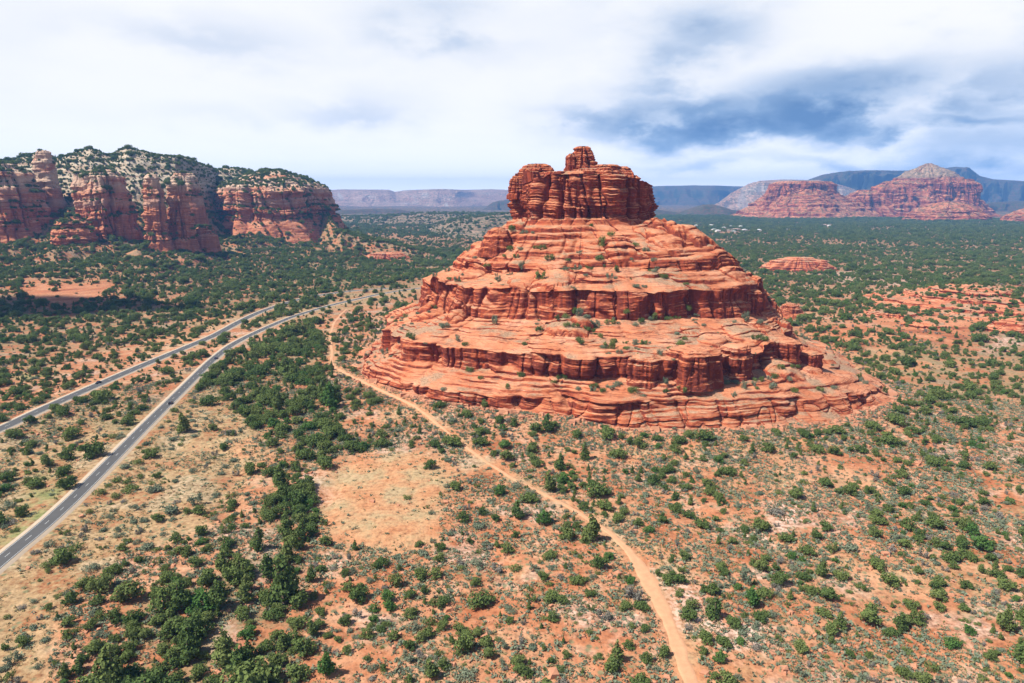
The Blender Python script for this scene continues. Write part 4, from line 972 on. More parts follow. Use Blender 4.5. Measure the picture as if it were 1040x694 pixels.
def juniper_lobes(rg, form):
    """nominal crown about four metres across"""
    L = []
    if form == 'round':
        L.append((0, 0, 1.35, 1.15, 1.1, 1.25))
        for i in range(13):
            a = i*0.95+rg.uniform(-.5, .5); r = rg.uniform(.7, 1.55); L.append((r*np.cos(a), r*np.sin(a), rg.uniform(.55, 2.35)*(1.15-.25*r), *(rg.uniform(.38, .72),)*2, rg.uniform(.35, .7)))
    elif form == 'broad':
        for i in range(17):
            a = i*0.571+rg.uniform(-.4, .4); r = rg.uniform(.4, 1.9)
            L.append((r*np.cos(a), r*np.sin(a)*.85, rg.uniform(.5, 1.9)*(1.1-.15*r), *(rg.uniform(.42, .82),)*2, rg.uniform(.38, .7)))
        L.append((0, 0, 1.3, 1.3, 1.2, 1.1))
    elif form == 'upright':
        for i in range(9):
            z = .6+i*.30; w = 1.15*(1-(i/10.5)**1.6); a = rg.uniform(0, 6.3)
            L.append((.38*np.cos(a)*w, .38*np.sin(a)*w, z, w*rg.uniform(.7, 1), w*rg.uniform(.7, 1), .62))
    elif form == 'pointed':
        for i in range(10):
            z = .45+i*.35; w = 1.25*(1-i/10.6); a = rg.uniform(0, 6.3)
            L.append((.25*np.cos(a)*w, .25*np.sin(a)*w, z, w*rg.uniform(.8, 1), w*rg.uniform(.8, 1), .55))
    elif form == 'lopsided':
        for i in range(8):
            a = rg.uniform(-1.5, 1.5); r = rg.uniform(.2, 1.6)
            L.append((r*np.cos(a)-.4, r*np.sin(a), rg.uniform(.8, 2.4)*(1.1-.25*r), *(rg.uniform(.65, .95),)*2, rg.uniform(.55, .85)))
        L.append((-.3, 0, 1.5, 1.0, 1.0, 1.3))
    return L
def shrub_lobes(rg, form):
    L = []
    if form == 'mound':
        L.append((0, 0, .55, 1.5, 1.4, .85))
        for i in range(5):
            a = rg.uniform(0, 6.3); r = rg.uniform(.5, 1.1); L.append((r*np.cos(a), r*np.sin(a), rg.uniform(.4, .9), .75, .75, .6))
    elif form == 'low':
        for i in range(7):
            L.append((rg.uniform(-1.5, 1.5), rg.uniform(-.8, .8), rg.uniform(.25, .55), rg.uniform(.5, .9), rg.uniform(.5, .8), .45))
    elif form == 'twin':
        for cx in (-.85, .85):
            L.append((cx, rg.uniform(-.3, .3), .75, .95, .9, .85)); L.append((cx*1.2, rg.uniform(-.6, .6), .5, .6, .6, .5)); L.append((cx*.6, rg.uniform(-.6, .6), 1.0, .55, .55, .5))
    else:
        for i in range(9):
            L.append((rg.uniform(-1.1, 1.1), rg.uniform(-1.1, 1.1), rg.uniform(.4, 1.4), *(rg.uniform(.35, .65),)*2, rg.uniform(.4, .7)))
    return L

FOLI = {'dark green': 'juniper', 'olive green': 'olive', 'bright green': 'bright'}
SFOL = {'sage green': 'sage', 'olive green': 'olive', 'silvery grey': 'silver', 'dark green': 'juniper'}
TREE_P, SHRUB_P = {}, {}
def mesh_data(name, V, F, mat):
    o = mesh(name, V, F, mat); me = o.data; bpy.data.objects.remove(o); return me
for fi, form in enumerate(('round', 'broad', 'upright', 'pointed', 'lopsided')):
    for vi in range(2):
        rg = np.random.default_rng(100+fi*10+vi)
        lobes = juniper_lobes(rg, form)
        P, Nn = crown_points(lobes, {'round': 1000, 'broad': 1250, 'upright': 800, 'pointed': 700, 'lopsided': 900}[form], rg)
        V, F = leaf_quads(P, Nn, 0.165, rg)
        top = V[:, 2].max(); wid = (np.ptp(V[:, 0])+np.ptp(V[:, 1]))/2
        TV, TF = trunk_mesh(rg, top, lobes)
        tme = mesh_data('trunk', TV, TF, M['bark'])
        for c, mk in FOLI.items():
            TREE_P[(form, c, vi)] = (mesh_data('crown', V, F, M[mk]), tme, wid, top)
for fi, form in enumerate(('mound', 'low', 'twin', 'ragged')):
    for vi in range(2):
        rg = np.random.default_rng(300+fi*10+vi)
        P, Nn = crown_points(shrub_lobes(rg, form), 420, rg, 0.5)
        V, F = leaf_quads(P, Nn, 0.135, rg)
        wid = (np.ptp(V[:, 0])+np.ptp(V[:, 1]))/2
        for c, mk in SFOL.items():
            SHRUB_P[(form, c, vi)] = (mesh_data('desert_shrub', V, F, M[mk]), wid, V[:, 2].max())

# where things grow: (photo polygon, trees per square metre, shrubs per square metre)
ZONES = [
    ([(-400, 800), (-200, 600), (0, 480), (90, 425), (150, 418), (225, 392), (262, 440), (250, 490), (225, 525), (190, 550), (130, 560), (60, 620), (40, 760), (-100, 900)], 0.0009, 0.0150),
    ([(320, 470), (425, 455), (470, 475), (440, 505), (450, 545), (400, 562), (340, 550), (315, 505)], 0.0, 0.0006),
    ([(450, 450), (530, 500), (580, 560), (440, 600), (330, 580), (340, 560), (440, 550)], 0.0035, 0.013),
    ([(215, 372), (268, 342), (322, 334), (345, 395), (352, 440), (330, 478), (290, 480), (262, 440), (235, 415)], 0.027, 0.005),
    ([(285, 485), (330, 500), (310, 600), (310, 760), (60, 760), (95, 690), (140, 610), (195, 590), (250, 560)], 0.056, 0.014),
    ([(960, 330), (1100, 322), (1100, 430), (1010, 420), (930, 395), (870, 365), (900, 350), (950, 362)], 0.019, 0.006),
    ([(90, 425), (210, 360), (240, 350), (250, 345), (180, 415), (150, 440)], 0.021, 0.010),
    ([(-300, 640), (-200, 560), (0, 450), (60, 420), (95, 425), (70, 480), (0, 545), (-200, 720)], 0.0095, 0.013),
    ([(870, 300), (960, 292), (1100, 285), (1100, 320), (1000, 318), (985, 345), (960, 352), (900, 335)], 0.0040, 0.012),
    ([(20, 282), (120, 285), (105, 300), (60, 312), (25, 300)], 0.001, 0.001),
    ([(314, 470), (330, 478), (332, 508), (314, 510)], 0.0, 0.001), ([(256, 540), (282, 532), (278, 572), (262, 596), (250, 562)], 0.0, 0.001), ([(229, 602), (241, 612), (232, 660), (224, 690), (217, 650)], 0.0, 0.002),
    ([(330, 300), (430, 282), (440, 298), (380, 320), (340, 330)], 0.004, 0.004),
]
def density(x, y, z):
    px, py, dep = project(x, y, z)
    d = np.hypot(x, y)
    nz = fbm(x/45, y/45, 7.7, 3)
    dj = 0.0165+0*px; ds = 0.0340+0*px
    west = (px < 330) & (py < 420) & (y > 330)
    dj = np.where(west, 0.0190, dj); ds = np.where(west, 0.011, ds)
    midf = ss(560, 800, d); dj = dj*(1-midf)+np.where(px > 520, 0.0115, np.where(py < 252, 0.005, 0.0165))*midf; ds = ds*(1-midf)+0.006*midf
    clump = np.clip(1+2.0*nz, 0.12, 2.3)
    dj = dj*clump; ds = ds*np.clip(1+1.0*nz, .3, 2)
    for poly, a, b in ZONES:
        m = in_poly(px, py, poly)
        dj = np.where(m, a*np.clip(1+0.9*nz, .5, 2), dj); ds = np.where(m, b*np.clip(1+nz, .3, 2), ds)
    rd = np.minimum(seg_dist(x, y, RAc), seg_dist(x, y, RBc))
    k = ss(6.5, 11, rd); dj = dj*k; ds = ds*ss(6.0, 8.5, rd)
    tr = seg_dist(x, y, TRc); wide = 2.2+3.0*in_poly(px, py, [(600, 535), (700, 560), (715, 700), (660, 720), (640, 600)])
    k = ss(wide*0.8, wide*1.5+0.8, tr); dj = dj*k; ds = ds*k
    rho = np.hypot(x-BX, y-BY)-lev(10, np.arctan2(y-BY, x-BX))[0]
    k = ss(2, 8, rho); dj = dj*k; ds = ds*ss(-1, 3, rho)
    if np.hypot(x, y).max() > 2500:
        for hx_, hy_ in HOUSE_XY:
            k = (np.abs(x-hx_) > 20) | (y > hy_+14) | (y < hy_-75); dj = dj*k
    hz = hill_z(x, y, False); gz = ground_z(x, y)
    onhill = hz > gz+1
    dj = np.where(onhill, 0.0235*np.clip(1+1.3*nz, .35, 2.0)*np.where(z > 95, 1.75, 1.0), dj); ds = np.where(onhill, 0.002, ds)
    # slopes bare of trees
    bare = onhill & in_poly(px, py, [(20, 282), (120, 285), (105, 300), (60, 312), (25, 300)])
    dj = np.where(bare, .007, dj)
    return dj, ds

HAND_T = [(508, 504, 14, 'round', 'bright green'), (553, 534, 18, 'round', 'bright green'), (471, 531, 15, 'round', 'dark green'), (503, 530, 9, 'round', 'dark green'), (515, 564, 17, 'round', 'olive green'),
    (447.6, 560, 13, 'broad', 'dark green'), (427, 589, 20, 'broad', 'olive green'), (443, 589, 16, 'round', 'olive green'), (405, 581, 12, 'round', 'dark green'), (436.5, 477, 15, 'round', 'dark green'),
    (363, 613, 22, 'broad', 'dark green'), (379, 633, 12, 'upright', 'dark green'), (488, 619, 30, 'broad', 'dark green'), (669, 586, 10, 'pointed', 'dark green'), (577, 549, 20, 'broad', 'olive green'),
    (608, 507, 26, 'broad', 'dark green'), (717, 653, 11, 'pointed', 'dark green'), (735, 657, 10, 'pointed', 'dark green'), (732, 675, 15, 'round', 'bright green'), (727, 691, 12, 'round', 'dark green'), (652, 622, 18, 'broad', 'dark green'),
    (636, 621, 16, 'broad', 'dark green'), (639, 660, 14, 'round', 'dark green'), (657, 675, 15, 'round', 'dark green'), (675, 668, 13, 'lopsided', 'dark green'), (60, 575, 27, 'broad', 'dark green'), (123, 560, 11, 'upright', 'dark green'), (126, 576, 10, 'upright', 'dark green'),
    (100, 604, 26, 'broad', 'olive green'), (126, 614, 34, 'round', 'olive green'), (84, 600, 20, 'broad', 'olive green'), (97, 616, 16, 'round', 'dark green'), (21, 658, 16, 'round', 'dark green'), (3, 662, 11, 'round', 'dark green'), (80, 685, 14, 'upright', 'dark green'),
    (159, 531, 13, 'round', 'dark green'), (201, 523, 11, 'round', 'bright green'), (178, 552, 13, 'round', 'dark green'), (197, 577, 18, 'round', 'dark green'), (209, 597, 24, 'broad', 'dark green'), (133, 635, 22, 'broad', 'dark green'), (116, 634, 18, 'lopsided', 'dark green'),
    (1000, 561, 22, 'round', 'bright green'), (892, 579, 11, 'round', 'dark green'), (887, 623, 14, 'round', 'dark green'), (927, 620, 16, 'broad', 'dark green'), (956, 622, 15, 'round', 'olive green'), (970, 579, 13, 'round', 'dark green'), (951, 538, 20, 'broad', 'dark green'),
    (935, 526, 12, 'round', 'dark green'), (933, 583, 8, 'upright', 'dark green'), (920, 557, 15, 'round', 'dark green'), (1024, 601, 20, 'broad', 'dark green'), (890, 547, 14, 'lopsided', 'olive green'), (990, 545, 15, 'round', 'bright green'),
    (66, 468, 17, 'round', 'dark green'), (91, 466, 26, 'broad', 'dark green'), (13, 446, 17, 'broad', 'dark green'), (28, 431, 14, 'round', 'dark green'), (62, 484, 19, 'broad', 'dark green'), (66, 498, 20, 'broad', 'dark green'), (33, 497, 18, 'broad', 'dark green'), (5, 490, 18, 'broad', 'dark green'),
    (151, 466, 18, 'broad', 'dark green'), (72, 446, 12, 'upright', 'dark green'), (4, 500, 14, 'round', 'bright green'), (48, 620, 10, 'round', 'dark green'),
    (800, 552, 18, 'broad', 'dark green'), (838, 628, 18, 'broad', 'dark green'), (970, 660, 20, 'broad', 'bright green'), (810, 508, 16, 'round', 'dark green'), (920, 690, 18, 'broad', 'olive green'), (840, 495, 16, 'broad', 'dark green'), (765, 462, 12, 'upright', 'dark green'), (757, 548, 8, 'pointed', 'dark green'), (840, 540, 12, 'round', 'dark green'),
    (617, 446, 12, 'upright', 'dark green'), (631, 447, 10, 'round', 'dark green'), (687, 461, 14, 'round', 'dark green'), (594, 468, 13, 'pointed', 'dark green'), (581, 498, 9, 'upright', 'dark green'), (512, 457, 15, 'round', 'bright green'), (522, 434, 12, 'upright', 'dark green'), (545, 440, 12, 'upright', 'dark green'), (556, 440, 13, 'upright', 'dark green'), (492, 415, 12, 'upright', 'dark green'),
    (270, 590, 20, 'upright', 'dark green'), (285, 600, 22, 'broad', 'dark green'), (262, 560, 16, 'upright', 'dark green'), (300, 560, 16, 'upright', 'dark green'), (290, 545, 20, 'upright', 'dark green'), (244, 630, 22, 'broad', 'dark green'), (250, 650, 20, 'broad', 'bright green'), (330, 690, 20, 'upright', 'bright green'), (300, 640, 22, 'broad', 'olive green'), (225, 660, 22, 'broad', 'olive green'), (200, 690, 22, 'broad', 'dark green'), (280, 680, 22, 'broad', 'olive green'), (325, 582, 13, 'round', 'dark green'), (322, 640, 16, 'round', 'dark green'), (330, 555, 14, 'round', 'dark green'), (360, 560, 12, 'round', 'olive green'), (240, 570, 12, 'pointed', 'dark green')]
HAND_S = [(484, 576, 14, 'mound', 'sage green'), (413.5, 508, 10, 'mound', 'olive green'), (433, 517, 7, 'mound', 'dark green'), (427, 567, 14, 'low', 'sage green'), (487, 536, 15, 'low', 'sage green'), (484, 496, 8, 'mound', 'dark green'), (454, 496, 8, 'mound', 'sage green'), (477, 512, 7, 'mound', 'dark green'),
    (525, 497, 14, 'mound', 'sage green'), (539, 504, 14, 'mound', 'sage green'), (505, 582, 11, 'ragged', 'silvery grey'), (524, 581, 14, 'mound', 'olive green'), (542, 582, 14, 'ragged', 'sage green'), (419, 641, 16, 'mound', 'sage green'), (473, 694, 24, 'mound', 'sage green'), (644, 612, 18, 'ragged', 'silvery grey'), (90, 582, 18, 'mound', 'sage green'),
    (176, 521, 17, 'low', 'sage green'), (90, 522, 9, 'mound', 'olive green'), (152, 557, 14, 'low', 'sage green'), (99, 504, 14, 'mound', 'olive green'), (117.5, 491, 11, 'mound', 'olive green'), (130, 500, 19, 'low', 'olive green'), (116, 507, 11, 'mound', 'olive green'), (138, 519, 14, 'ragged', 'sage green'), (111, 527, 9, 'mound', 'sage green'), (138, 473, 13, 'mound', 'olive green'), (128, 492, 11, 'mound', 'olive green'), (152, 500, 16, 'low', 'sage green'), (132, 533, 9, 'low', 'sage green'), (107, 540, 9, 'low', 'sage green'), (65, 544, 11, 'ragged', 'olive green'),
    (148, 558, 12, 'low', 'sage green'), (165, 545, 9, 'mound', 'sage green'), (40, 560, 10, 'mound', 'bright') if False else (45, 578, 12, 'mound', 'olive green'), (790, 525, 18, 'mound', 'silvery grey'), (870, 560, 16, 'low', 'sage green'), (1010, 612, 16, 'ragged', 'sage green'), (700, 640, 10, 'mound', 'silvery grey')]

def build_plants():
    rg = np.random.default_rng(77)
    pts = []     # x, y, z, kind(0 tree 1 shrub), diameter, hand index
    for r0, r1, cell, half in ((95, 900, 4.2, 52), (900, 2000, 6.5, 48), (2000, 4700, 11.0, 46)):
        xs = np.arange(-r1*math.sin(R(half)), r1*math.sin(R(half)), cell); ys = np.arange(r0*math.cos(R(half)), r1, cell)
        X, Y = np.meshgrid(xs, ys); X = X+rg.uniform(-.48, .48, X.shape)*cell; Y = Y+rg.uniform(-.48, .48, Y.shape)*cell
        X, Y = X.ravel(), Y.ravel(); d = np.hypot(X, Y)
        ok = (d > r0) & (d <= r1) & (np.abs(np.arctan2(X, Y)) < R(half)); X, Y = X[ok], Y[ok]
        Z = surf_z(X, Y)
        dj, ds = density(X, Y, Z)
        d = np.hypot(X, Y)
        u = rg.uniform(size=len(X)); A = cell*cell
        if r0 >= 2000: dj = dj*0.58; ds = ds*0
        isT = u < dj*A; isS = (~isT) & (u < (dj+ds)*A)
        for m, kd in ((isT, 0), (isS, 1)):
            n = m.sum()
            if kd == 0:
                dia = np.exp(rg.normal(math.log(3.35), 0.34, n)); dia = np.clip(dia, 1.5, 7.5)
                dia = dia*(1+0.40*ss(560, 950, d[m])+0.55*ss(2000, 2400, d[m]))
            else: dia = np.clip(np.exp(rg.normal(math.log(1.95), 0.36, n)), 0.9, 4.5)
            pts.append(np.stack([X[m], Y[m], Z[m], np.full(n, kd), dia, np.full(n, -1)], -1))
    for mat, X, Y, Z in LUMPS:
        if mat not in ('mesa', 'far_hill') and not (mat == 'butte' and Y.max() < 1000 and Y.min() > 480 and X.min() > 300): continue
        dz = np.abs(np.gradient(Z, axis=0)); dr = np.hypot(np.gradient(X, axis=0), np.gradient(Y, axis=0))
        area = dr*np.hypot(np.roll(X, -1, 1)-X, np.roll(Y, -1, 1)-Y)
        pr = area*(np.where(Z < 115, 0.042, 0.033) if mat == 'mesa' else (0.012 if mat == 'butte' else 0.0022))*np.clip((dr/(dr+dz+1e-6)-0.36)*3, 0, 1)
        m = (rg.uniform(size=X.shape) < pr) & (Z > ground_z(X, Y)-1)
        c = int(m.sum()); dia = np.clip(np.exp(rg.normal(math.log(4.4 if mat == 'mesa' else 3.4 if mat == 'butte' else 7.0), 0.3, c)), 2, 11)
        pts.append(np.stack([X[m], Y[m], Z[m]-0.4, np.zeros(c), dia, np.full(c, -1)], -1))
    pts = np.concatenate(pts)
    # thickets carry bigger trees
    px, py, dep = project(pts[:, 0], pts[:, 1], pts[:, 2])
    th = np.zeros(len(pts), bool)
    for i in (3, 4): th |= in_poly(px, py, ZONES[i][0])
    pts[:, 4] *= np.where(th & (pts[:, 3] == 0), 1.65, 1.0)
    fl_ = in_poly(px, py, ZONES[0][0]) & (pts[:, 3] == 1); pts[:, 4] *= np.where(fl_, 1.35, 1.0)
    hand = []
    for kd, lst in ((0, HAND_T), (1, HAND_S)):
        for i, (hx, hy, dpx, form, colr) in enumerate(lst):
            x, y, z = pick(hx, hy); dp = float(project(x, y, z)[2]); dia = dpx*dp/FPX
            hand.append((x, y+dia*0.25, float(surf_z(x, y+dia*.25)), kd, dia, i))
    hand = np.array(hand)
    # leave room round the plants placed by eye
    near = np.hypot(pts[:, 0], pts[:, 1]) < 600
    keep = np.ones(len(pts), bool)
    for h in hand:
        dd = np.hypot(pts[:, 0]-h[0], pts[:, 1]-h[1]); keep &= ~(near & (dd < h[4]*0.55+pts[:, 4]*0.42))
    pts = np.concatenate([hand, pts[keep]])
    # no two trunks in one place
    order = np.argsort(np.hypot(pts[:, 0], pts[:, 1])); pts = pts[order]
    cell = {}; ok = np.ones(len(pts), bool)
    for i, p in enumerate(pts):
        if math.hypot(p[0], p[1]) > 700: continue
        k = (int(p[0]//6), int(p[1]//6)); bad = False
        if p[5] < 0:
            for a in (-1, 0, 1):
                for b in (-1, 0, 1):
                    for j in cell.get((k[0]+a, k[1]+b), ()):
                        q = pts[j]
                        if math.hypot(p[0]-q[0], p[1]-q[1]) < 0.24*(p[4]+q[4]): bad = True
        if bad: ok[i] = False
        else: cell.setdefault(k, []).append(i)
    pts = pts[ok]
    n = len(pts)
    tform = rg.choice(5, n, p=[.42, .26, .14, .05, .13]); tcol = rg.choice(3, n, p=[.60, .29, .11])
    sform = rg.choice(4, n, p=[.38, .24, .12, .26]); scol = rg.choice(4, n, p=[.48, .26, .11, .15])
    vi = rg.choice(2, n); rot = rg.uniform(0, 6.283, n); hs = rg.uniform(.85, 1.15, n)
    TF, TC = ('round', 'broad', 'upright', 'pointed', 'lopsided'), ('dark green', 'olive green', 'bright green')
    SF, SC = ('mound', 'low', 'twin', 'ragged'), ('sage green', 'olive green', 'silvery grey', 'dark green')
    for i in np.nonzero(pts[:, 5] >= 0)[0]:
        h = (HAND_T if pts[i, 3] == 0 else HAND_S)[int(pts[i, 5])]
        if pts[i, 3] == 0: tform[i] = TF.index(h[3]); tcol[i] = TC.index(h[4])
        else: sform[i] = SF.index(h[3]); scol[i] = SC.index(h[4])
    px, py, dep = project(pts[:, 0], pts[:, 1], pts[:, 2])
    size = pts[:, 4]/dep*FPX
    mar = 2
    inf = (px > mar) & (px < 1040-mar) & (py > 200) & (py < 694+size*.2)
    chosen = {}
    for kd in (0, 1):
        c = np.nonzero(inf & (pts[:, 3] == kd) & (np.hypot(pts[:, 0], pts[:, 1]) < 520))[0]
        c = c[np.argsort(-size[c])][:300]; chosen[kd] = c
    recs = []
    for kd in (0, 1):
        for i in chosen[kd]:
            x, y, z, _, dia, hnd = pts[i]
            if kd == 0:
                form, colr = TF[tform[i]], TC[tcol[i]]
                cme, tme, wid, top = TREE_P[(form, colr, vi[i])]
                s = dia/wid
                o = empty('juniper_tree', (x, y, z-0.08), rot[i]); o.scale = (s, s, s*hs[i])
                t = bpy.data.objects.new('trunk', tme); COL.objects.link(t); t.parent = o
                c = bpy.data.objects.new('crown', cme); COL.objects.link(c); c.parent = o
                ht = top*s*hs[i]
            else:
                form, colr = SF[sform[i]], SC[scol[i]]
                sme, wid, top = SHRUB_P[(form, colr, vi[i])]
                s = dia/wid
                o = bpy.data.objects.new('desert_shrub', sme); COL.objects.link(o)
                o.location = (x, y, z-0.05); o.rotation_euler = (0, 0, rot[i]); o.scale = (s, s, s*hs[i])
                ht = top*s*hs[i]
            recs.append(dict(o=o, kd=kd, form=form, col=colr, x=x, y=y, z=z, dia=dia, h=ht, px=px[i], py=py[i]))
    rest = np.ones(n, bool); rest[chosen[0]] = False; rest[chosen[1]] = False
    d = np.hypot(pts[:, 0], pts[:, 1])
    # the countless rest, further off and beyond the frame: real plants standing on the same ground, one object for each sort
    def swarm(name, label, cat, idx, sources, wids, far=False):
        q = pts[idx]
        V = q[:, :3]+np.array([0, 0, -0.06])
        me = bpy.data.meshes.new(name); me.vertices.add(len(V)); me.vertices.foreach_set('co', V.astype(np.float32).ravel())
        k = rg.integers(0, len(sources), len(V))
        s = q[:, 4]/np.array(wids)[k]
        a = me.attributes.new('grow', 'FLOAT', 'POINT'); a.data.foreach_set('value', s.astype(np.float32))
        a = me.attributes.new('turn', 'FLOAT', 'POINT'); a.data.foreach_set('value', rg.uniform(0, 6.28, len(V)).astype(np.float32))
        a = me.attributes.new('pick', 'INT', 'POINT'); a.data.foreach_set('value', k.astype(np.int32))
        o = bpy.data.objects.new(name, me); COL.objects.link(o)
        ng = bpy.data.node_groups.new(name, 'GeometryNodeTree')
        ng.interface.new_socket('Geometry', in_out='INPUT', socket_type='NodeSocketGeometry'); ng.interface.new_socket('Geometry', in_out='OUTPUT', socket_type='NodeSocketGeometry')
        nn = ng.nodes; lk = ng.links
        gi, go = nn.new('NodeGroupInput'), nn.new('NodeGroupOutput')
        jn = nn.new('GeometryNodeJoinGeometry')
        for so in sources:
            oi = nn.new('GeometryNodeObjectInfo'); oi.inputs['Object'].default_value = so; oi.inputs['As Instance'].default_value = True; oi.transform_space = 'ORIGINAL'
            lk.new(oi.outputs['Geometry'], jn.inputs[0])
        ip = nn.new('GeometryNodeInstanceOnPoints'); ip.inputs['Pick Instance'].default_value = True
        def attr(nm, typ):
            z = nn.new('GeometryNodeInputNamedAttribute'); z.data_type = typ; z.inputs['Name'].default_value = nm
            return [s for s in z.outputs if s.enabled and s.name == 'Attribute'][0]
        cx = nn.new('ShaderNodeCombineXYZ'); lk.new(attr('turn', 'FLOAT'), cx.inputs[2])
        e2r = nn.new('FunctionNodeEulerToRotation'); lk.new(cx.outputs[0], e2r.inputs[0])
        sc = nn.new('ShaderNodeCombineXYZ'); gs = attr('grow', 'FLOAT')
        for c in range(3): lk.new(gs, sc.inputs[c])
        lk.new(gi.outputs[0], ip.inputs['Points']); lk.new(jn.outputs[0], ip.inputs['Instance']); lk.new(attr('pick', 'INT'), ip.inputs['Instance Index'])
        lk.new(e2r.outputs[0], ip.inputs['Rotation']); lk.new(sc.outputs[0], ip.inputs['Scale'])
        lk.new(ip.outputs[0], go.inputs[0])
        md = o.modifiers.new('growth', 'NODES'); md.node_group = ng
        tag(o, label, cat, kind='stuff')
        return o
    tr_src = [r for r in recs if r['kd'] == 0]; sh_src = [r for r in recs if r['kd'] == 1]
    def crown_of(form, colr):
        for r in tr_src:
            if r['form'] == form and r['col'] == colr:
                c = [k for k in r['o'].children if k.name.startswith('crown')][0]
                return c, np.ptp([v[0] for v in c.bound_box])
    srcs = [crown_of(f, c) for f, c in (('round', 'dark green'), ('broad', 'dark green'), ('upright', 'dark green'), ('lopsided', 'dark green'), ('pointed', 'dark green'), ('round', 'olive green'), ('broad', 'olive green'), ('round', 'dark green'), ('broad', 'dark green'), ('upright', 'olive green'), ('round', 'bright green'))]
    srcs = [s for s in srcs if s]
    tree = pts[:, 3] == 0
    swarm('juniper_woodland', 'dark juniper woods filling the valley behind the nearer trees', 'woodland', np.nonzero(rest & tree)[0], [s[0] for s in srcs], [s[1] for s in srcs])
    def shrub_of(form, colr):
        for r in sh_src:
            if r['form'] == form and r['col'] == colr: return r['o'], np.ptp([v[0] for v in r['o'].bound_box])
    ssrc = [shrub_of(f, c) for f, c in (('mound', 'sage green'), ('low', 'sage green'), ('ragged', 'sage green'), ('mound', 'olive green'), ('ragged', 'olive green'), ('mound', 'dark green'), ('ragged', 'silvery grey'), ('twin', 'sage green'))]
    ssrc = [s for s in ssrc if s]
    swarm('desert_scrub', 'low grey green scrub spread between the junipers', 'scrub', np.nonzero(rest & ~tree)[0], [s[0] for s in ssrc], [s[1] for s in ssrc])
    return recs, pts
RECS, PTS = build_plants()

# shrubs rooted on the ledges of the butte
LEDGE_PX = [(531, 238), (539, 240), (517, 235), (602, 232), (608, 251), (621, 240), (504, 250), (546, 250), (527, 255), (553, 256), (517, 251), (648, 250), (657, 255), (532, 273), (546, 283), (626, 274), (599, 274), (576, 322), (587, 317), (600, 322), (582, 330), (565, 323), (546, 327), (545, 335), (573, 332),
    (609, 341), (610, 352), (621, 348), (628, 357), (586, 348), (448, 329), (455, 333), (465, 345), (471, 352), (475, 376), (533, 384), (572, 384), (601, 391), (628, 389), (450, 394), (502, 328), (639, 320), (663, 324), (668, 322), (697, 318), (709, 319), (745, 325), (761, 324), (771, 330), (688, 351), (683, 355), (741, 347), (766, 347), (774, 343),
    (656, 389), (663, 389), (650, 387), (727, 389), (749, 391), (757, 393), (739, 391), (713, 393), (769, 387), (789, 381), (803, 384), (624, 351), (790, 373), (810, 374), (645, 330), (652, 326), (676, 322), (686, 321), (618, 330), (597, 335), (612, 262), (616, 268), (560, 262), (575, 268), (640, 262), (662, 268), (672, 280), (480, 262), (492, 268), (510, 262), (523, 262),
    (560, 392), (585, 396), (610, 398), (640, 400), (600, 400), (620, 394), (690, 396), (700, 399), (675, 400), (515, 392), (490, 384), (430, 352), (415, 346), (782, 396), (810, 396), (835, 398), (850, 392)]
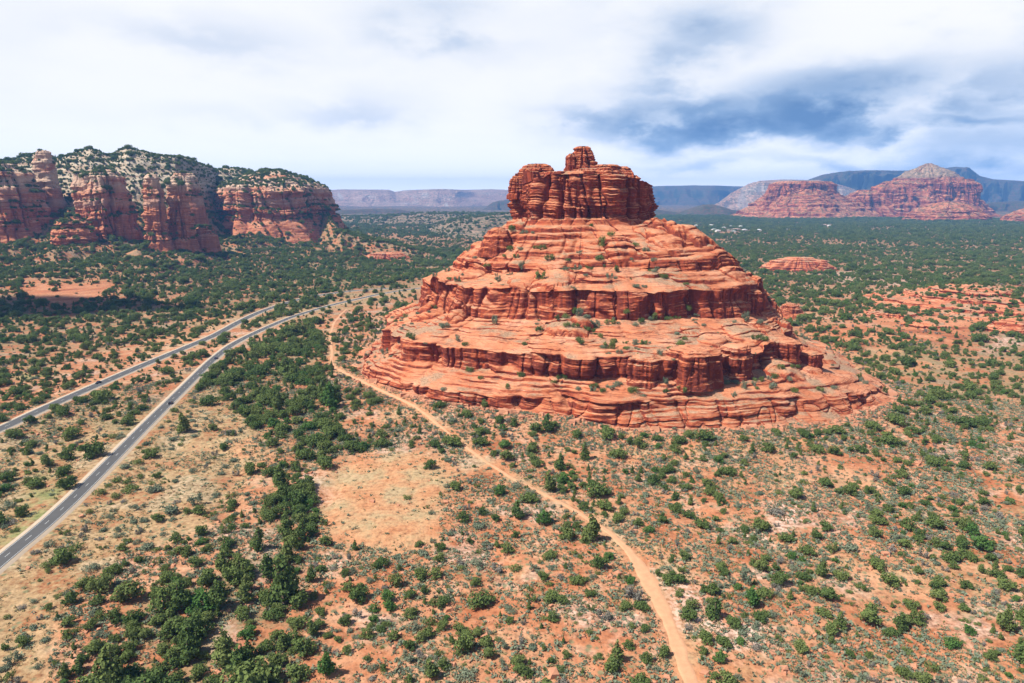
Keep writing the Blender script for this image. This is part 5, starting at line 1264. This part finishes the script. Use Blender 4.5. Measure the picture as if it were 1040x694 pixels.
def ledge_shrubs():
    rg = np.random.default_rng(31); out = []
    PX, PY, DEP = BUTTE['px'], BUTTE['py'], BUTTE['dep']
    X, Y, Z = BUTTE['X'], BUTTE['Y'], BUTTE['Z']
    # facing-up measure
    front = (Y < BY+20)
    for (a, b) in LEDGE_PX:
        m = (np.abs(PX-a) < 3) & (np.abs(PY-b) < 3) & front
        if not m.any(): continue
        ids = np.argwhere(m); dep = DEP[m]
        ids = ids[dep < dep.min()+4]
        best = ids[0]; bs = -9
        for i, j in ids[::max(1, len(ids)//25)]:
            i2 = min(i+3, X.shape[0]-1); i1 = max(i-3, 0)
            dr = math.hypot(X[i2, j]-X[i1, j], Y[i2, j]-Y[i1, j]); dz = abs(Z[i2, j]-Z[i1, j])
            sc = dr/(dr+dz+1e-6)
            if sc > bs: bs, best = sc, (i, j)
        i, j = best
        form = ('mound', 'ragged', 'twin', 'mound')[rg.integers(4)]; colr = ('olive green', 'dark green', 'dark green', 'sage green', 'sage green')[rg.integers(5)]
        sme, wid, top = SHRUB_P[(form, colr, rg.integers(2))]
        dia = rg.uniform(3.6, 7.2) if colr != 'sage green' else rg.uniform(3.0, 5.6)
        s = dia/wid
        o = bpy.data.objects.new('ledge_shrub', sme); COL.objects.link(o)
        o.location = (X[i, j], Y[i, j]-0.2, Z[i, j]-0.15); o.rotation_euler = (0, 0, rg.uniform(0, 6.28)); o.scale = (s, s, s*rg.uniform(.9, 1.5))
        out.append(dict(o=o, kd=2, form=form, col=colr, x=X[i, j], y=Y[i, j], z=Z[i, j], dia=dia, h=top*s, px=a, py=b))
    # more of them along the drainage lines, where soil gathers
    dr = np.hypot(np.gradient(X, axis=0), np.gradient(Y, axis=0)); dz = np.abs(np.gradient(Z, axis=0))
    flat = dr/(dr+dz+1e-6)
    m = (flat > 0.72) & (Y < BY+10) & (Z < 100) & (Z > 5) & (np.abs(BUTTE['gn']) < 0.10)
    area = dr*np.hypot(np.roll(X, -1, 1)-X, np.roll(Y, -1, 1)-Y)
    w = (area*m).ravel(); w /= w.sum()
    for id_ in rg.choice(len(w), 185, replace=False, p=w):
        i, j = np.unravel_index(id_, X.shape)
        form = ('mound', 'ragged', 'low', 'ragged')[rg.integers(4)]; colr = ('olive green', 'sage green', 'sage green', 'dark green', 'sage green')[rg.integers(5)]
        sme, wid, top = SHRUB_P[(form, colr, rg.integers(2))]
        dia = rg.uniform(2.0, 4.8); s = dia/wid
        o = bpy.data.objects.new('ledge_shrub', sme); COL.objects.link(o)
        o.location = (X[i, j], Y[i, j], Z[i, j]-0.2); o.rotation_euler = (0, 0, rg.uniform(0, 6.28)); o.scale = (s, s, s*rg.uniform(.8, 1.3))
        out.append(dict(o=o, kd=2, form=form, col=colr, x=X[i, j], y=Y[i, j], z=Z[i, j], dia=dia, h=top*s, px=PX[i, j], py=PY[i, j]))
    return out
LEDGE = ledge_shrubs()

# dry grass tufts and loose stones on the near ground
def litter():
    rg = np.random.default_rng(55)
    n = 270000
    a = rg.uniform(-R(48), R(48), n); d = np.sqrt(rg.uniform(110**2, 520**2, n))
    x, y = d*np.sin(a), d*np.cos(a)
    z = ground_z(x, y); px, py, dep = project(x, y, z)
    rho = np.hypot(x-BX, y-BY)-lev(10, np.arctan2(y-BY, x-BX))[0]
    ok = (rho > -3) & (np.minimum(seg_dist(x, y, RAc), seg_dist(x, y, RBc)) > 7.5) & (seg_dist(x, y, TRc) > 1.3+1.4*(d < 230)+rg.uniform(0, 2.5, n))
    nz = fbm(x/22, y/22, 3.3, 3)
    ok &= rg.uniform(size=n) < np.clip(0.5+1.3*nz+0.6*np.exp(-np.maximum(rho, 0)/12), 0.05, 1)
    jx_, jy_ = 14*fbm(x/20, y/20, 1.1, 3), 9*fbm(x/20, y/20, 4.1, 3)
    ok &= ~in_poly(px+jx_, py+jy_, ZONES[1][0]) | (rg.uniform(size=n) < .10)
    meadow = in_poly(px, py, ZONES[0][0])
    ok &= ~meadow | (rg.uniform(size=n) < .33)
    x, y, z, nz, meadow = x[ok], y[ok], z[ok], nz[ok], meadow[ok]
    n = len(x); grass = rg.uniform(size=n) < np.where(meadow, 0.66, 0.42)
    def tufts(name, m, mat, label, cat, k, size, hgt):
        X, Y, Z = x[m], y[m], z[m]; c = len(X)
        P = np.repeat(np.stack([X, Y, Z], -1), k, 0)
        s = np.repeat(rg.uniform(.6, 1.5, c)*size, k)[:, None]
        off = rg.normal(size=(c*k, 3))*np.array([.5, .5, .18])*s; off[:, 2] = np.abs(off[:, 2])+hgt*s[:, 0]
        nn = rg.normal(size=(c*k, 3))*.6+np.array([0, 0, .8]); nn /= np.linalg.norm(nn, axis=1)[:, None]
        V, F = leaf_quads(P+off, nn, 1.0, rg) if False else leaf_quads(P+off, nn, 0.42*np.repeat(np.ones(c), k)[:, None]*s, rg)
        o = mesh(name, V, F, mat); tag(o, label, cat, kind='stuff')
    tufts('dry_grass', grass, M['straw'], 'tufts of dry yellow grass on the red soil', 'grass', 6, 0.55, 0.25)
    tufts('green_weeds', ~grass & (rg.uniform(size=n) < .6), M['sage'], 'small grey green weeds dotted over the red soil', 'weeds', 8, 0.80, 0.3)
    m = ~grass & (rg.uniform(size=n) < np.where(meadow, .12, .5))
    X, Y, Z = x[m], y[m], z[m]; c = len(X)
    s = np.exp(rg.normal(math.log(.32), .5, c))
    rb = np.hypot(X-BX, Y-BY)-lev(10, np.arctan2(Y-BY, X-BX))[0]; s = s*(1+1.6*np.exp(-np.maximum(rb, 0)/9))
    base = np.array([(-1, -1, -.6), (1, -1, -.6), (1, 1, -.6), (-1, 1, -.6), (-.7, -.6, .6), (.75, -.7, .5), (.6, .7, .65), (-.6, .75, .55)])
    V = base[None]*s[:, None, None]*rg.uniform(.6, 1.3, (c, 8, 3)); t = rg.uniform(0, 6.28, c)
    Vx = V[..., 0]*np.cos(t)[:, None]-V[..., 1]*np.sin(t)[:, None]; Vy = V[..., 0]*np.sin(t)[:, None]+V[..., 1]*np.cos(t)[:, None]
    V = np.stack([Vx+X[:, None], Vy+Y[:, None], V[..., 2]+Z[:, None]], -1)
    F0 = np.array([(4, 5, 6, 7), (0, 1, 5, 4), (1, 2, 6, 5), (2, 3, 7, 6), (3, 0, 4, 7)])
    F = (F0[None]+8*np.arange(c)[:, None, None]).reshape(-1, 4)
    o = mesh('loose_rubble', V.reshape(-1, 3), F, M['rubble']); tag(o, 'loose red sandstone pieces strewn over the soil', 'rubble', kind='stuff')
litter()
# ------------------------------------------------------------------ what each plant is called
ORD = ['', 'first', 'second', 'third', 'fourth', 'fifth', 'sixth', 'seventh', 'eighth', 'ninth', 'tenth', 'eleventh', 'twelfth', 'thirteenth', 'fourteenth', 'fifteenth', 'sixteenth', 'seventeenth', 'eighteenth', 'nineteenth', 'twentieth']
def ordinal(i):
    if i < len(ORD): return ORD[i]
    tens = {2: 'twenty', 3: 'thirty', 4: 'forty', 5: 'fifty', 6: 'sixty'}[i//10]
    return tens+'-'+ORD[i % 10] if i % 10 else {2: 'twentieth', 3: 'thirtieth', 4: 'fortieth', 5: 'fiftieth', 6: 'sixtieth'}[i//10]
def label_plants():
    NAMED = [('in the thicket by the wash', ZONES[4][0]), ('in the dark highway grove', ZONES[3][0]), ('on the sandy clearing', ZONES[1][0]), ('beside the sandy clearing', ZONES[2][0]),
             ('on the grassy highway flat', ZONES[0][0]), ('among the highway lanes', ZONES[7][0]), ('where the highways converge', ZONES[6][0]), ('in the green gully', ZONES[5][0])]
    rd = lambda r: float(min(np.hypot(RAc[:, 0]-r['x'], RAc[:, 1]-r['y']).min(), np.hypot(RBc[:, 0]-r['x'], RBc[:, 1]-r['y']).min()))
    td = lambda r: float(np.hypot(TRc[:, 0]-r['x'], TRc[:, 1]-r['y']).min())
    bd = lambda r: math.hypot(r['x']-BX, r['y']-BY)-float(lev(10, np.array([math.atan2(r['y']-BY, r['x']-BX)]))[0][0])
    xs = np.array([(r['x'], r['y']) for r in RECS])
    groups = {}
    for r in RECS:
        zone = None
        t, b = td(r), bd(r)
        if t < 9: zone = 'beside the trail'
        if zone is None:
            for nm, poly in NAMED:
                if in_poly(np.array([r['px']]), np.array([r['py']]), poly)[0]: zone = nm; break
        east = r['x'] > np.interp(r['y'], TRc[::-1, 1] if TRc[0, 1] > TRc[-1, 1] else TRc[:, 1], TRc[::-1, 0] if TRc[0, 1] > TRc[-1, 1] else TRc[:, 0])
        if zone is None:
            if b < 28: zone = 'close under the butte'
            elif east and b < 80: zone = 'on the stony slope'
            elif east and t < 45: zone = 'just east of the trail'
            elif east: zone = 'far east of the trail'
            elif b < 90: zone = 'between trail and grove'
            elif t < 45: zone = 'just west of the trail'
            else: zone = 'in the mixed scrub'
        dn = np.hypot(xs[:, 0]-r['x'], xs[:, 1]-r['y']); dn = np.partition(dn, 1)[1]
        r['lone'] = dn > r['dia']*1.5+3
        if r['kd'] == 0:
            size = 'big ' if r['dia'] > 5.6 else ('small ' if r['dia'] < 3.9 else '')
            noun = {'round': 'round %s juniper', 'broad': 'broad %s juniper', 'upright': 'upright %s juniper', 'pointed': 'pointed %s juniper', 'lopsided': 'lopsided %s juniper'}[r['form']] % r['col']
        else:
            size = 'large ' if r['dia'] > 3.3 else ('small ' if r['dia'] < 2.3 else '')
            noun = {'mound': 'rounded %s shrub', 'low': 'low %s shrub', 'twin': 'two-lobed %s shrub', 'ragged': 'ragged %s shrub'}[r['form']] % r['col'].replace(' green', '' if r['kd'] else ' green').replace('silvery ', '')
        head = size+('lone ' if r['lone'] else '')+noun
        r['zone'] = zone
        groups.setdefault((head, zone), []).append(r)
    REF = {'beside the trail': ('down from the butte', lambda r: -r['y']), 'close under the butte': ('from the highway side', lambda r: r['x']), 'on the stony slope': ('from the butte', bd),
           'just east of the trail': ('from the trail', td), 'far east of the trail': ('from the trail', td), 'just west of the trail': ('from the trail', td)}
    for (head, zone), rs in groups.items():
        how, key = REF.get(zone, ('from the highway', rd))
        rs.sort(key=key)
        for i, r in enumerate(rs):
            r['o']['label'] = head+' '+zone+('' if len(rs) == 1 else ', %s %s' % (ordinal(i+1), how))
            r['o']['category'] = 'tree' if r['kd'] == 0 else 'shrub'
            r['o']['group'] = 'junipers scattered over the near ground' if r['kd'] == 0 else 'shrubs scattered over the near ground'
    groups = {}
    for r in LEDGE:
        z = r['z']
        zone = 'under the summit tower' if z > 70 else 'on the middle bench' if z > 36.5 else 'beneath the second cliff' if z > 13 else 'by the base ledge'
        size = 'large ' if r['dia'] > 4.3 else 'small ' if r['dia'] < 3.1 else ''
        head = size+{'mound': 'rounded %s bush', 'ragged': 'ragged %s bush', 'twin': 'two-lobed %s bush', 'low': 'low %s bush'}[r['form']] % r['col'].replace(' green', '')
        groups.setdefault((head, zone), []).append(r)
    for (head, zone), rs in groups.items():
        rs.sort(key=lambda r: r['px'])
        for i, r in enumerate(rs):
            tag(r['o'], head+' '+zone+('' if len(rs) == 1 else ', %s from the highway side' % ordinal(i+1)), 'bush', 'bushes rooted on the ledges of the butte')
label_plants()

# ------------------------------------------------------------------ the air
def haze():
    x0, x1, y0, y1, z0, z1 = -14500, 14500, -14500, 14500, -140, 470
    V = [(x0, y0, z0), (x1, y0, z0), (x1, y1, z0), (x0, y1, z0), (x0, y0, z1), (x1, y0, z1), (x1, y1, z1), (x0, y1, z1)]
    m = bpy.data.materials.new('air'); m.use_nodes = True; N = NT(m.node_tree)
    v = N.n('ShaderNodeVolumePrincipled', {'Color': (0.15, 0.38, 0.85, 1), 'Density': 0.000078, 'Anisotropy': 0.0})
    N.n('ShaderNodeOutputMaterial', {1: v.outputs[0]})
    o = mesh('haze', V, [(0, 3, 2, 1), (4, 5, 6, 7), (0, 1, 5, 4), (1, 2, 6, 5), (2, 3, 7, 6), (3, 0, 4, 7)], m)
    tag(o, 'thin blue haze hanging over the valley', 'haze', kind='stuff')
haze()

# ------------------------------------------------------------------ fair weather clouds high overhead, whose shadows lie on the land
def cloud(gx, gy, gz, rx, ry, seed, label):
    H = 1650.0
    k = (H-gz)/sz
    cx, cyy = gx+sx*k, gy+sy*k
    u = np.linspace(0, np.pi, 40); v = np.linspace(0, 2*np.pi, 81)[:-1]
    U, W = np.meshgrid(u, v, indexing='ij')
    a, b, c = np.sin(U)*np.cos(W), np.sin(U)*np.sin(W), np.cos(U)
    n = 1+0.55*fbm(a*1.6+seed, b*1.6, c*1.6, 4)
    V = np.stack([cx+a*rx*n, cyy+b*ry*n, H+np.where(c > 0, c*min(rx, ry)*0.5*n, c*25)], -1)
    o = mesh('cloud', V, grid_faces(40, 80, True)[:, ::-1], M['cloud'], smooth=True, kind='structure')
    tag(o, label, 'cloud')
M['cloud'] = plain('cloud_white', (0.9, 0.9, 0.9), 1.0, spec=0.0)
x, y, z = pick(40, 312); cloud(x-40, y, z, 190, 55, 3.0, 'white cumulus drifting over the western woods')
